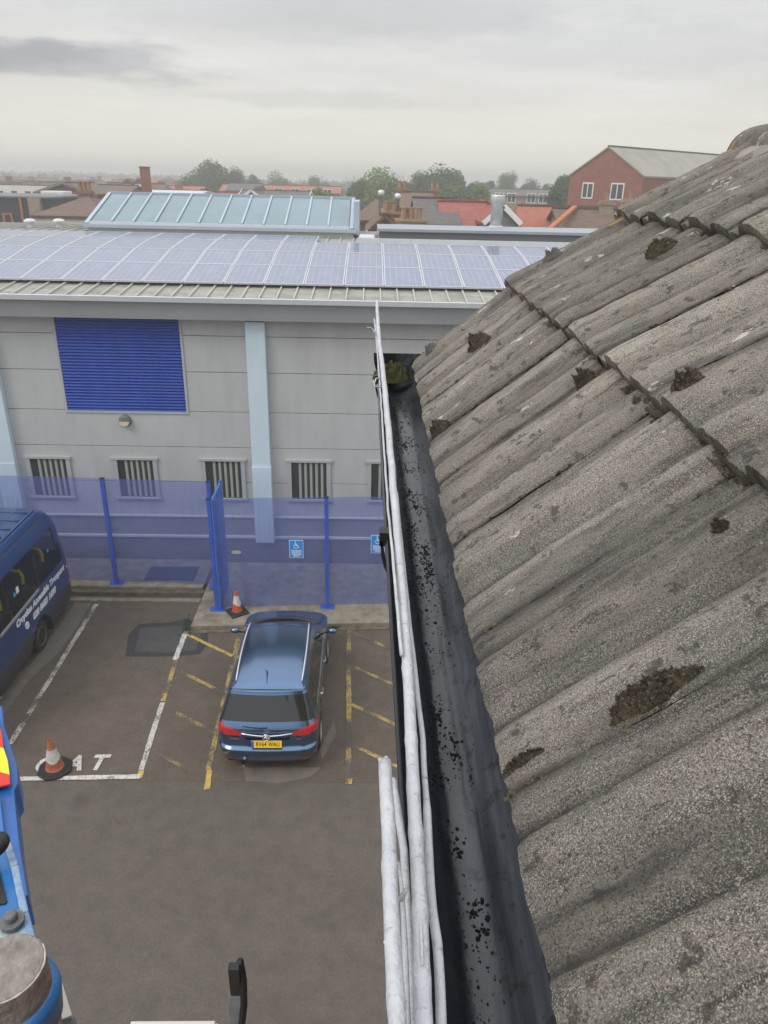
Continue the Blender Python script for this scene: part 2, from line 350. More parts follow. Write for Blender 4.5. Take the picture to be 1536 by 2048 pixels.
def link(name, me, parent=None, bevel=0.0, local=False):
    o = bpy.data.objects.new(name, me); COL.objects.link(o)
    if parent:
        o.parent = parent
        if parent.type == 'EMPTY' and not local: o.location = -parent.location
    if bevel > 0:
        b = o.modifiers.new('bevel', 'BEVEL'); b.width = bevel; b.segments = 2; b.limit_method = 'ANGLE'; b.angle_limit = math.radians(40)
    return o
def tag(o, label=None, cat=None, group=None, kind=None):
    if label: o['label'] = label
    if cat: o['category'] = cat
    if group: o['group'] = group
    if kind: o['kind'] = kind
    return o
def thing(name, label, cat, loc=(0, 0, 0), rz=0, group=None):
    o = bpy.data.objects.new(name, None); COL.objects.link(o); o.location = loc; o.rotation_euler = (0, 0, rz); o.empty_display_size = 0.2
    return tag(o, label, cat, group)
def struct(o): o['kind'] = 'structure'; return o
def copy_tree(o, parent=None):
    c = o.copy(); COL.objects.link(c); c.parent = parent
    for ch in [q for q in list(COL.objects) if q.parent == o]: copy_tree(ch, c)
    return c
def text_mesh(name, body, size, mat_, parent, matrix, shear=0.0, bold=0.0, extrude=0.001, align='CENTER', space=1.0, lead=1.0, local=False):
    cu = bpy.data.curves.new('t', 'FONT'); cu.body = body; cu.size = size; cu.shear = shear; cu.offset = bold; cu.extrude = extrude
    cu.align_x = align; cu.align_y = 'CENTER'; cu.space_character = space; cu.space_line = lead; cu.resolution_u = 3
    to = bpy.data.objects.new('t', cu); COL.objects.link(to)
    dg = bpy.context.evaluated_depsgraph_get(); me = bpy.data.meshes.new_from_object(to.evaluated_get(dg))
    bpy.data.objects.remove(to); me.transform(matrix); me.materials.clear(); me.materials.append(mat_)
    return link(name, me, parent, local=local)
def frame_matrix(o, x, y, z=None):
    x = Vector(x).normalized(); y = Vector(y); y = (y-x*y.dot(x)).normalized(); z = x.cross(y)
    return Matrix(((x[0], y[0], z[0], o[0]), (x[1], y[1], z[1], o[1]), (x[2], y[2], z[2], o[2]), (0, 0, 0, 1)))

# ================================================================== THE GROUND
# one sheet to the horizon with a hole-free fall: the yard lies 0.15 m above it
g = MB(); R_ = 900
g.add([(0, 0, -0.15)]+[(R_*math.cos(2*math.pi*k/48), R_*math.sin(2*math.pi*k/48), -0.15) for k in range(48)], [(0, 1+k, 1+(k+1) % 48) for k in range(48)])
struct(g.build('ground', M['land']))
bay = struct(MB().box((-16, 9.98, -0.14), (1.9, 16.25, 0.0)).build('parking_bay_surface', M['bay']))
drv = struct(MB().box((-16, -14, -0.14), (1.9, 9.977, 0.0)).build('driveway', M['drive']))
def flat(name, pts, m, z, parent=bay, img=True):
    P = [onZ(*p, z) if img else (p[0], p[1], z) for p in pts]
    return MB().sheet([tuple(p) for p in P][::-1]).build(name, m, parent)
def wob(pts, amp=3, n=5):
    o = []
    for i, p in enumerate(pts):
        q = pts[(i+1) % len(pts)]
        for k in range(n):
            t = k/n; o.append((p[0]+(q[0]-p[0])*t+random.uniform(-amp, amp)*(k > 0), p[1]+(q[1]-p[1])*t+random.uniform(-amp, amp)*0.6*(k > 0)))
    return o
# tarmac repair with its bitumen seal
flat('tarmac_repair_seal', wob([(250, 1313), (256, 1272), (280, 1248), (345, 1244), (380, 1236), (384, 1256), (418, 1258), (415, 1290), (398, 1309), (330, 1313)], 1.8, 3), M['seal'], 0.003)
flat('tarmac_repair', wob([(268, 1304), (282, 1255), (376, 1251), (372, 1262), (404, 1263), (392, 1300), (330, 1306)], 1.2, 3), M['patch'], 0.006)
flat('dry_patch', wob([(487, 1535), (640, 1535), (622, 1553), (560, 1566), (492, 1562)], 1.5, 3), M['dry'], 0.003)
flat('dry_patch', wob([(640, 1500), (668, 1440), (672, 1470), (645, 1520)], 1.5, 3), M['dry'], 0.003)
flat('dry_patch', wob([(60, 1330), (150, 1205), (182, 1207), (118, 1305), (58, 1360), (34, 1392), (0, 1440), (-60, 1440), (-20, 1380)], 2.0, 3), M['dry'], 0.003)

def line(p, q, w, m, z=0.010, name='white_line', jag=0.006, parent=bay, label=None):
    p = np.array(p, float); q = np.array(q, float); d = q-p; l = np.linalg.norm(d); d /= l; n = np.array([-d[1], d[0]])
    k = max(2, int(l/0.12)); A = []; B = []
    for i in range(k+1):
        c = p+d*l*i/k
        A.append((*(c+n*(w/2+random.uniform(-jag, jag))), z)); B.append((*(c-n*(w/2+random.uniform(-jag, jag))), z))
    return MB().grid([B, A]).build(name, m, parent)
xy = lambda px, py: tuple(onZ(px, py, 0.01)[:2])
line(xy(193, 1208), xy(20, 1488), 0.10, M['white_line'])
line(xy(372, 1263), xy(350, 1320), 0.11, M['white_line_good'])
line(xy(352, 1322), xy(326, 1402), 0.10, M['yellow_line'], name='yellow_line')
line(xy(325, 1405), xy(282, 1540), 0.10, M['white_line'])
line(xy(282, 1541), xy(279, 1556), 0.10, M['yellow_fresh'], name='yellow_line')
line(xy(-260, 1563), xy(281, 1553), 0.10, M['white_line_good'], z=0.013)
line(xy(478, 1272), xy(416, 1540), 0.10, M['yellow_line'], name='yellow_line')
line(xy(420, 1540), xy(413, 1579), 0.10, M['yellow_fresh'], z=0.013, name='yellow_line')
line(xy(698, 1257), xy(697, 1567), 0.10, M['yellow_line'], name='yellow_line')
line(xy(698, 1557), xy(697, 1568), 0.12, M['yellow_fresh'], z=0.013, name='yellow_line')
for a, b_, m in (((375, 1269), (470, 1314), 'yellow_fresh'), ((362, 1343), (450, 1386), 'yellow_line'), ((350, 1424), (432, 1466), 'yellow_line'), ((304, 1499), (376, 1540), 'yellow_line'),
              ((702, 1262), (790, 1302), 'yellow_line'), ((702, 1331), (795, 1372), 'yellow_line'), ((702, 1408), (795, 1450), 'yellow_line'), ((702, 1488), (790, 1530), 'yellow_line')):
    p, q = np.array(xy(*a)), np.array(xy(*b_)); 
    if a[0] > 600: q = p+(q-p)*1.35
    line(p, q, 0.085, M[m], z=0.007, name='hatch_line')
x0 = onZ(698, 1300)[0]+1.22
line((x0, 10.0), (x0, 14.9), 0.10, M['yellow_line'], name='yellow_line')
line(xy(2, 1392), xy(-60, 1470), 0.10, M['white_line'])
# letters painted on the bay: C A T
for ch, (px, py) in zip('CAT', ((88, 1530), (149, 1527), (196, 1526))):
    c = onZ(px, py, 0.012)
    text_mesh('painted_letter', ch, 0.52, M['white_line_good'], bay, frame_matrix(c, (1, 0.04, 0), (0.0, 1, 0)) @ Matrix.Diagonal((0.86, 1.0, 1, 1)), bold=0.018, extrude=0.0, shear=0.12)

# kerbs and concrete aprons
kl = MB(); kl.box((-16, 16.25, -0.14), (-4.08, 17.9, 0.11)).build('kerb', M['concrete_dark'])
struct([o for o in COL.objects if o.name == 'kerb'][0])
struct(MB().box((-16, 16.42, 0.11), (-4.12, 17.9, 0.2)).build('concrete_apron', M['concrete'], bevel=0.02))
struct(MB().box((-16, 15.98, 0.0), (-4.12, 16.13, 0.03)).build('drain_channel', M['concrete']))
struct(MB().prism([(-4.06, 14.72, -0.14), (0.0, 14.94, -0.14), (3.6, 15.1, -0.14), (3.6, 17.9, -0.14), (-4.06, 17.9, -0.14)], (0, 0, 0.27)).build('concrete_apron', M['concrete'], bevel=0.015))
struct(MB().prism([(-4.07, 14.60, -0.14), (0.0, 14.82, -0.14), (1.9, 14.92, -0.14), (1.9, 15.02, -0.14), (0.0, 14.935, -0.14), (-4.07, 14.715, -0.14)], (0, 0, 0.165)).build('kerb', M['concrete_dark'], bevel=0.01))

# weeds at the kerb corner
wd = MB()
for k in range(160):
    c = np.array([-4.1+random.gauss(0, 0.09), 14.9+random.gauss(0, 0.18), 0.02]); a = random.uniform(0, 6.28); h = random.uniform(0.03, 0.1)
    wd.add([c, c+(0.03*math.cos(a), 0.03*math.sin(a), 0), c+(0.03*math.cos(a+1), 0.03*math.sin(a+1), h)], [(0, 1, 2)])
for k in range(90):
    c = np.array([-0.75+random.gauss(0, 0.05), 14.86+random.gauss(0, 0.03), 0.02]); a = random.uniform(0, 6.28); h = random.uniform(0.03, 0.09)
    wd.add([c, c+(0.03*math.cos(a), 0.03*math.sin(a), 0), c+(0.03*math.cos(a+1), 0.03*math.sin(a+1), h)], [(0, 1, 2)])
tag(wd.build('weeds', mat('weed_green', (0.07, 0.11, 0.03), 0.8)), 'low green weeds in the kerb joints', 'weeds', kind='stuff')

# ================================================================== INDUSTRIAL BUILDING WITH GREY CLADDING
FY = 18.2
bld = thing('industrial_building', 'long grey clad building with pale blue columns and blue louvre behind the fence', 'building', (-2.7, FY, 0))
def B(name, mb, m, bevel=0.0, parent=bld, smooth=False): return mb.build(name, m, parent, smooth, bevel)
X0, X1 = -18.6, 16.0
B('wall', MB().box((X0, FY+0.03, -0.15), (X1, FY+0.3, 7.0)), M['joint'])
B('wall', MB().box((X0, FY+0.3, -0.15), (X1, 38, 6.9)), M['cladding'])
B('brick_plinth', MB().box((X0, FY-0.05, -0.15), (X1, FY+0.029, 0.74)), M['brick_dark'])
B('plinth_band', MB().box((X0, FY-0.09, 0.74), (X1, FY+0.028, 0.80)), M['gutter_white'])
B('plinth_band', MB().box((X0, FY-0.03, 0.802), (X1, FY+0.027, 1.34)), M['cladding_low'])
B('plinth_band', MB().box((X0, FY-0.08, 1.342), (X1, FY+0.026, 1.39)), M['gutter_white'])
zs = [1.392, 2.33, 3.29, 4.23, 5.235, 6.12, 6.62]
cols = [-15.35, -9.2-0.05, -2.75, 3.6, 9.9, 16.0]
SHX0, SHX1, SHZ0, SHZ1 = -7.53, -4.58, 4.22, 6.52
for ci in range(len(cols)-1):
    for k in range(6):
        segs = [(cols[ci]+0.006, cols[ci+1]-0.006)]
        if ci == 1 and k >= 3: segs = [(cols[ci]+0.006, SHX0-0.06), (SHX1+0.06, cols[ci+1]-0.006)]
        for a, b_ in segs:
            B('cladding_panel', MB().box((a, FY-0.03, zs[k]+0.007), (b_, FY+0.024, zs[k+1]-0.007)), M['cladding'], 0.006)
# columns: upper piece slightly narrower than the lower one
for c in (-9.25, -2.75, 3.6, 9.9):
    col = B('column', MB().box((c-0.235, FY-0.20, 2.86), (c+0.235, FY-0.031, 6.5)), M['column'], 0.012)
    B('column_lower', MB().box((c-0.245, FY-0.235, 0.68), (c+0.245, FY-0.032, 2.855)), M['column'], 0.012)
    for r in (-0.12, 0, 0.12):
        B('column_rib', MB().box((c+r-0.006, FY-0.243, 0.70), (c+r+0.006, FY-0.2352, 1.9)), M['column'])
# blue louvre
sh = B('louvre_backing', MB().box((SHX0, FY-0.005, SHZ0), (SHX1, FY+0.023, SHZ1)), mat('dark_blue_backing', (0.006, 0.02, 0.16), 0.7))
B('louvre_frame', MB().box((SHX0-0.06, FY-0.055, SHZ0-0.06), (SHX1+0.06, FY+0.022, SHZ0)), M['frame'], 0.004)
B('louvre_frame', MB().box((SHX0-0.06, FY-0.055, SHZ0+0.001), (SHX0, FY+0.022, SHZ1)), M['frame'], 0.004)
B('louvre_frame', MB().box((SHX1, FY-0.055, SHZ0+0.001), (SHX1+0.06, FY+0.022, SHZ1)), M['frame'], 0.004)
n = 30; st = (SHZ1-SHZ0)/n
sl = MB(); sl.prism([(SHX0+0.002, -0.052, 0.004), (SHX0+0.002, -0.052, 0.016), (SHX0+0.002, -0.006, st*0.62), (SHX0+0.002, -0.006, st*0.62-0.014)], (SHX1-SHX0-0.004, 0, 0))
slm = sl.mesh('slat', M['blue_slat'])
for k in range(n):
    o = link('slat', slm, bld); o.location = (-bld.location[0], 0, SHZ0+k*st-bld.location[2])
# windows
def window(cx):
    w, z0, z1 = 0.565, 1.90, 2.93
    for a, b_ in (((cx-w, FY-0.075, z0), (cx-w+0.11, FY-0.031, z1)), ((cx+w-0.11, FY-0.075, z0), (cx+w, FY-0.031, z1)), ((cx-w-0.04, FY-0.095, z1+0.001), (cx+w+0.04, FY-0.031, z1+0.07)), ((cx-w-0.03, FY-0.10, z0-0.06), (cx+w+0.03, FY-0.031, z0-0.001))):
        B('window_frame', MB().box(a, b_), M['frame'], 0.005)
    B('window_pane', MB().box((cx-w+0.111, FY-0.040, z0), (cx+w-0.111, FY-0.0315, z1)), M['glass_dark'])
    for k in range(5):
        x = cx-w+0.30+k*0.142
        B('blind_strip', MB().box((x, FY-0.049, z0+0.02), (x+0.062, FY-0.0415, z1-0.03)), M['blind'])
        B('blind_strip', MB().box((x+0.064, FY-0.046, z0+0.02), (x+0.09, FY-0.0415, z1-0.03)), M['blind2'])
for cx in (-14.0, -11.4, -8.24, -6.02, -3.76, -1.545, 0.53, 4.9, 7.2): window(cx)
# bulkhead lamp under the louvre
bk = onY(250, 841, FY-0.06)
lamp = B('wall_lamp', MB().lathe([(0.155, 0.03), (0.155, -0.03), (0.14, -0.07), (0.10, -0.10), (0.0001, -0.11)], (bk[0], FY-0.03, bk[2]), 24, 'Y'), M['parapet_dark'], smooth=False)
lens = MB()
P_ = []
for i in range(13):
    a = math.pi+math.pi*i/12; P_.append((bk[0]+0.125*math.cos(a), FY-0.155, bk[2]-0.012+0.115*math.sin(a)))
lens.prism(P_, (0, 0.03, 0)); lens.build('lamp_lens', mat('cream_lens', (0.62, 0.57, 0.36), 0.3), lamp)
# fascia and gutter
B('fascia', MB().prism([(X0, FY-0.5, 6.97), (X0, FY-0.42, 6.56), (X0, FY-0.02, 6.50), (X0, FY+0.0, 6.97)], (X1-X0, 0, 0)), M['fascia'])
B('eaves_gutter', MB().prism([(X0, FY-0.60, 6.972), (X0, FY-0.62, 7.085), (X0, FY-0.50, 7.085), (X0, FY-0.48, 7.0), (X0, FY-0.2, 7.0), (X0, FY-0.2, 6.972)], (X1-X0, 0, 0)), M['gutter_white'])
# barrel roof
RP = [(FY-0.35, 7.03), (19.0, 7.15), (20.6, 7.425), (22.0, 7.655), (23.6, 7.80), (25.0, 7.86), (27.0, 7.9), (30.0, 7.88), (38.0, 7.4)]
def roofz(y):
    for (a, za_), (b_, zb) in zip(RP, RP[1:]):
        if y <= b_: return za_+(zb-za_)*(y-a)/(b_-a)
    return RP[-1][1]
rf = MB(); top = [(y, z) for y, z in RP]; poly = [(X0, y, z) for y, z in top]+[(X0, y, z-0.12) for y, z in reversed(top)]
rf.prism(poly, (X1-X0, 0, 0)); B('roof', rf, M['roof_sheet'])
rib = MB()
for (a, za_), (b_, zb) in zip(RP, RP[1:]):
    rib.bar((0, a+0.01, za_+0.022), (0, b_, zb+0.022), 0.035, 0.05)
ribm = rib.mesh('roof_seam', M['roof_rib'])
x = X0+0.2
while x < X1:
    o = link('roof_seam', ribm, bld); o.location = (x-bld.location[0], -bld.location[1], 0); x += 0.405
B('parapet', MB().box((0.25, 25.0, 7.86), (X1, 27.6, 8.18)), M['parapet_dark'])
B('parapet_cap', MB().box((0.18, 24.9, 8.18), (X1, 27.7, 8.26)), M['parapet'])
B('parapet_kerb', MB().box((-0.45, 24.35, 7.82), (X1, 24.45, 8.0)), M['gutter_white'])
B('roof_hatch', MB().box((-0.4, 24.6, 7.8), (0.1, 26.0, 8.02)), M['gutter_white'], 0.02)
for px in (60, 118):
    q = onY(px, 445, 27.5)
    v = B('roof_vent', MB().lathe([(0.10, -0.4), (0.10, 0.0), (0.2, 0.01), (0.2, 0.06), (0.12, 0.12), (0.001, 0.13)], tuple(q), 12), M['gutter_white'])
# solar array standing on the roof
arr = thing('solar_array', 'rows of blue-grey solar panels on the curved roof of the clad building', 'solar panels', (-3, 19, 7.2))
def panel_mesh(lp):
    f = MB(); w = 0.970
    f.cur = 0; f.box((0.03, 0.03, 0.0), (w-0.03, lp-0.03, 0.034))
    f.cur = 1
    for a, b_ in (((0, 0, -0.005), (w, 0.03, 0.04)), ((0, lp-0.03, -0.005), (w, lp, 0.04)), ((0, 0.0301, -0.005), (0.03, lp-0.0301, 0.04)), ((w-0.03, 0.0301, -0.005), (w, lp-0.0301, 0.04))): f.box(a, b_)
    return f.mesh('solar_panel', [M['solar'], M['alu']])
rows = [((19.0, 7.262), (20.6, 7.531)), ((20.6, 7.531), (22.0, 7.765)), ((22.0, 7.765), (23.6, 7.912)), ((23.62, 7.914), (25.1, 7.98))]
for r, ((a, za_), (b_, zb)) in enumerate(rows):
    lp = math.hypot(b_-a, zb-za_)-0.02; pm = panel_mesh(lp); ang = math.atan2(zb-za_, b_-a)
    x = 0.32-0.984*17
    for k in range(26):
        xx = x+0.984*k
        if r == 3 and (xx > -2.3): continue
        if xx > 8.9: continue
        o = link('solar_panel', pm, arr, local=True); o.location = (xx+0.01-arr.location[0], a-arr.location[1], za_-0.03-arr.location[2]); o.rotation_euler = (ang+random.uniform(-0.003, 0.003), 0, 0)
        
rl = MB()
for y, z in ((19.25, 7.24), (20.3, 7.42), (20.9, 7.53), (21.7, 7.66), (22.4, 7.74), (23.2, 7.81)):
    MBx = MB().box((X0+1, y-0.02, roofz(y)+0.045), (8.8, y+0.02, roofz(y)+0.078)).build('mounting_rail', M['alu'], arr)

# roof lantern
Lt = thing('roof_lantern', 'long sloping glazed rooflight with twelve pale blue panes behind the solar panels', 'rooflight', (-4.8, 26, 7.9))
bl, br_, tl, tr_ = np.array((-8.95, 26.0, 8.19)), np.array((-0.80, 26.0, 8.25)), np.array((-9.27, 28.5, 8.97)), np.array((-0.85, 28.5, 9.03))
bl = np.array((-8.95, 26.0, 8.22)); br_ = np.array((-0.80, 26.0, 8.22)); tl = np.array((-8.95, 28.5, 9.0)); tr_ = np.array((-0.80, 28.5, 9.0))
MB().prism([(-9.15, 25.85, 7.85), (-9.15, 25.85, 8.12), (-9.15, 28.75, 9.02), (-9.15, 31.3, 8.1), (-9.15, 31.3, 7.8)], (8.55, 0, 0)).build('kerb_upstand', M['roof_rib'], Lt)
MB().box((-9.25, 25.75, 8.06), (-0.5, 25.86, 8.16)).build('frame', M['lantern_frame'], Lt)
for xx in (-9.2, -0.66): MB().bar((xx, 25.86, 8.15), (xx, 28.6, 9.02), 0.12, 0.12).build('frame', M['lantern_frame'], Lt)
MB().box((-9.15, 28.5, 9.0), (-0.6, 28.65, 9.09)).build('frame', M['lantern_frame'], Lt)
MB().box((-9.13, 25.87, 8.12), (-0.73, 25.97, 8.24)).build('frame', M['gutter_white'], Lt)
for k in range(12):
    xa = -9.12+k*(8.4/12); xb = xa+8.4/12
    nv = np.array((0, -0.30, 0.954)); tilt = random.uniform(-0.004, 0.004)
    p0 = np.array((xa+0.035, 25.98, 8.235+tilt)); p1 = np.array((xb-0.035, 25.98, 8.235-tilt)); p2 = np.array((xb-0.035, 28.49, 9.035+tilt)); p3 = np.array((xa+0.035, 28.49, 9.035-tilt))
    MB().prism([p0, p1, p2, p3], -nv*0.02).build('window_pane', M['lantern_glass'], Lt)
    if k: MB().bar((xa, 25.97, 8.25), (xa, 28.5, 9.05), 0.06, 0.06).build('glazing_bar', M['lantern_frame'], Lt)
MB().box((-0.59, 25.9, 8.0), (-0.42, 28.7, 9.0)).build('side_flashing', M['lantern_frame'], Lt)
# stainless flue
q = onY(990, 472, 27.0)
fl = thing('metal_flue', 'shiny stainless steel flue pipe rising from the flat roof edge', 'flue', (q[0], 27.0, 8.26))
MB().lathe([(0.20, 0), (0.20, 0.72), (0.215, 0.73), (0.215, 0.76), (0.20, 0.77)], (q[0], 27.0, 8.26), 20).build('pipe', M['flue'], fl, True)
MB().lathe([(0.235, 0.77), (0.24, 0.80), (0.24, 0.98), (0.235, 1.0), (0.21, 1.02)], (q[0], 27.0, 8.26), 20).build('cowl', M['flue'], fl, True)
MB().lathe([(0.25, 0.0), (0.25, 0.04), (0.2, 0.06)], (q[0], 27.0, 8.26), 20).build('base_collar', M['gutter_white'], fl)

# ================================================================== BLUE FENCE
def fence(name, label, pts, posts, zb, zt, signs=()):
    a, b_ = np.array(pts[0], float), np.array(pts[1], float); d = (b_-a)/np.linalg.norm(b_-a)
    f = thing(name, label, 'fence', (a[0], a[1], zb))
    xs = [p for p in posts]
    def pt(x): t = (x-a[0])/(b_[0]-a[0]); return a+(b_-a)*t
    for i in range(len(xs)-1):
        p, q_ = pt(xs[i]+0.001), pt(xs[i+1]-0.001)
        nn = np.array([d[1], -d[0]])*0.004
        P0 = [(p[0]-nn[0], p[1]-nn[1], zb+0.04), (q_[0]-nn[0], q_[1]-nn[1], zb+0.04), (q_[0]-nn[0], q_[1]-nn[1], zt), (p[0]-nn[0], p[1]-nn[1], zt+random.uniform(-0.015, 0.015))]
        MB().prism(P0, (2*nn[0], 2*nn[1], 0)).build('translucent_panel', M['sheet'], f)
    for x in xs:
        p = pt(x); o = MB().box((p[0]-0.045, p[1]-0.11, zb+0.012), (p[0]+0.045, p[1]-0.02, zt+0.02)).build('post', M['blue_post'], f, bevel=0.006)
        MB().box((p[0]-0.17, p[1]-0.16, zb+0.0), (p[0]+0.17, p[1]+0.08, zb+0.011)).build('base_plate', M['blue_post'], o)
        MB().box((p[0]-0.05, p[1]-0.115, zt+0.0201), (p[0]+0.05, p[1]-0.015, zt+0.035)).build('post_cap', M['black'], o)
    return f, pt
f1, pt1 = fence('blue_fence', 'tall translucent blue fence behind the empty bay and minibus', ((-9.26, 16.735), (-6.31, 16.6)), (-15.3, -12.25, -9.26, -6.31, -3.78), 0.2, 3.02)
f2, pt2 = fence('blue_fence', 'tall translucent blue fence with disabled parking signs in front of the parked car', ((-3.53, 15.516), (-0.95, 15.685)), (-3.58, -0.95, 1.65, 4.2), 0.13, 3.0)
pa, pb = pt2(-3.58), pt1(-3.78)
rt = thing('blue_fence_return', 'bright blue corrugated return panel joining the two fence runs', 'fence panel', (pa[0], pa[1], 0.13))
MB().prism([(-3.53, 15.42, 0.14), (-3.53, 16.48, 0.14), (-3.53, 16.48, 3.02), (-3.53, 15.42, 3.0)], (0.03, 0, 0)).build('panel', M['blue_return'], rt)
MB().box((-3.56, 16.485, 0.14), (-3.49, 16.56, 3.04)).build('post', M['blue_post'], rt)
for k in range(5):
    t = (k+0.5)/5; y = 15.42+1.06*t; xx = -3.4995
    MB().box((xx, y-0.03, 0.24), (xx+0.02, y+0.03, 2.98)).build('panel_rib', M['blue_return'], rt)
# signs on the fence
M['sign_blue'] = mat('sign_blue', (0.02, 0.27, 0.72), 0.4)
M['sign_white'] = mat('sign_white', (0.8, 0.82, 0.85), 0.4)
def sign(px, py, label):
    q = onY(px, py, 15.6); x = q[0]; y = pt2(x)[1]-0.012; z = q[2]; w, h = 0.165, 0.235
    s_ = thing('parking_sign', label, 'sign', (x, y, z-h), group='disabled parking signs')
    MB().box((x-w, y-0.006, z-h), (x+w, y, z+h)).build('sign_board', M['sign_white'], s_)
    MB().box((x-w+0.01, y-0.008, z-h+0.01), (x+w-0.01, y-0.0061, z+h-0.01)).build('sign_face', M['sign_blue'], s_)
    t = MB(); yy = y-0.010
    def P2(a, b_): return (x+a*0.1, yy, z+0.09+b_*0.1)
    def seg(a, b_, wd_): t.bar(P2(*a), P2(*b_), 0.003, wd_, up=(0, 0, 1)) if abs(a[0]-b_[0]) > 0.05 else t.box((x+a[0]*0.1-wd_/2, yy-0.0015, z+0.09+min(a[1], b_[1])*0.1), (x+a[0]*0.1+wd_/2, yy+0.0015, z+0.09+max(a[1], b_[1])*0.1))
    t.lathe([(0.014, -0.0015), (0.014, 0.0015)], (x-0.02, yy, z+0.09+0.1), 12, 'Y')
    seg((-0.18, 0.78), (-0.12, 0.0), 0.02); seg((-0.16, 0.42), (0.25, 0.38), 0.014); seg((-0.12, 0.02), (0.35, 0.0), 0.02); seg((0.35, 0.02), (0.55, -0.5), 0.018); seg((0.55, -0.5), (0.75, -0.42), 0.014)
    ring = []
    for k in range(15):
        a = math.radians(110+k*15.5); ring.append((x-0.008+0.05*math.cos(a), yy, z+0.09-0.022+0.05*math.sin(a)))
    t.tube(ring, 0.006, 6)
    t.build('wheelchair_symbol', M['sign_white'], s_)
    text_mesh('lettering', 'DISABLED\nPERSONS\nPARKING\nONLY', 0.055, M['sign_white'], s_, frame_matrix((x, y-0.0095, z-0.115), (1, 0, 0), (0, 0, 1)), bold=0.0012, extrude=0.0008, lead=0.85)
sign(592.5, 1099, 'blue wheelchair parking sign on the fence, left of the blue post')
sign(756, 1094, 'blue wheelchair parking sign on the fence beside the gutter, right of the blue post')
q = onY(473, 1104, 15.55)
st_ = MB(); st_.prism([(q[0]+0.11*math.cos(a)*(1 if abs(math.cos(a)) < 0.7 else 1.05), pt2(q[0])[1]-0.012, q[2]+0.05*math.sin(a)) for a in [2*math.pi*k/16 for k in range(16)]], (0, -0.004, 0))
tag(st_.build('sticker', M['blind']), 'small pale oval sticker on the blue fence above the cone', 'sticker')
# dark blue board lying between fence and building
MBb = MB(); MBb.obox((-5.05, 17.05, 0.225), (0.62, 0, 0), (0, 0.34, 0.0), (0, 0.0, 0.015)); tag(MBb.build('drain_cover_board', mat('dark_board', (0.016, 0.02, 0.035), 0.6)), 'dark flat board lying behind the fence of the empty bay', 'board')
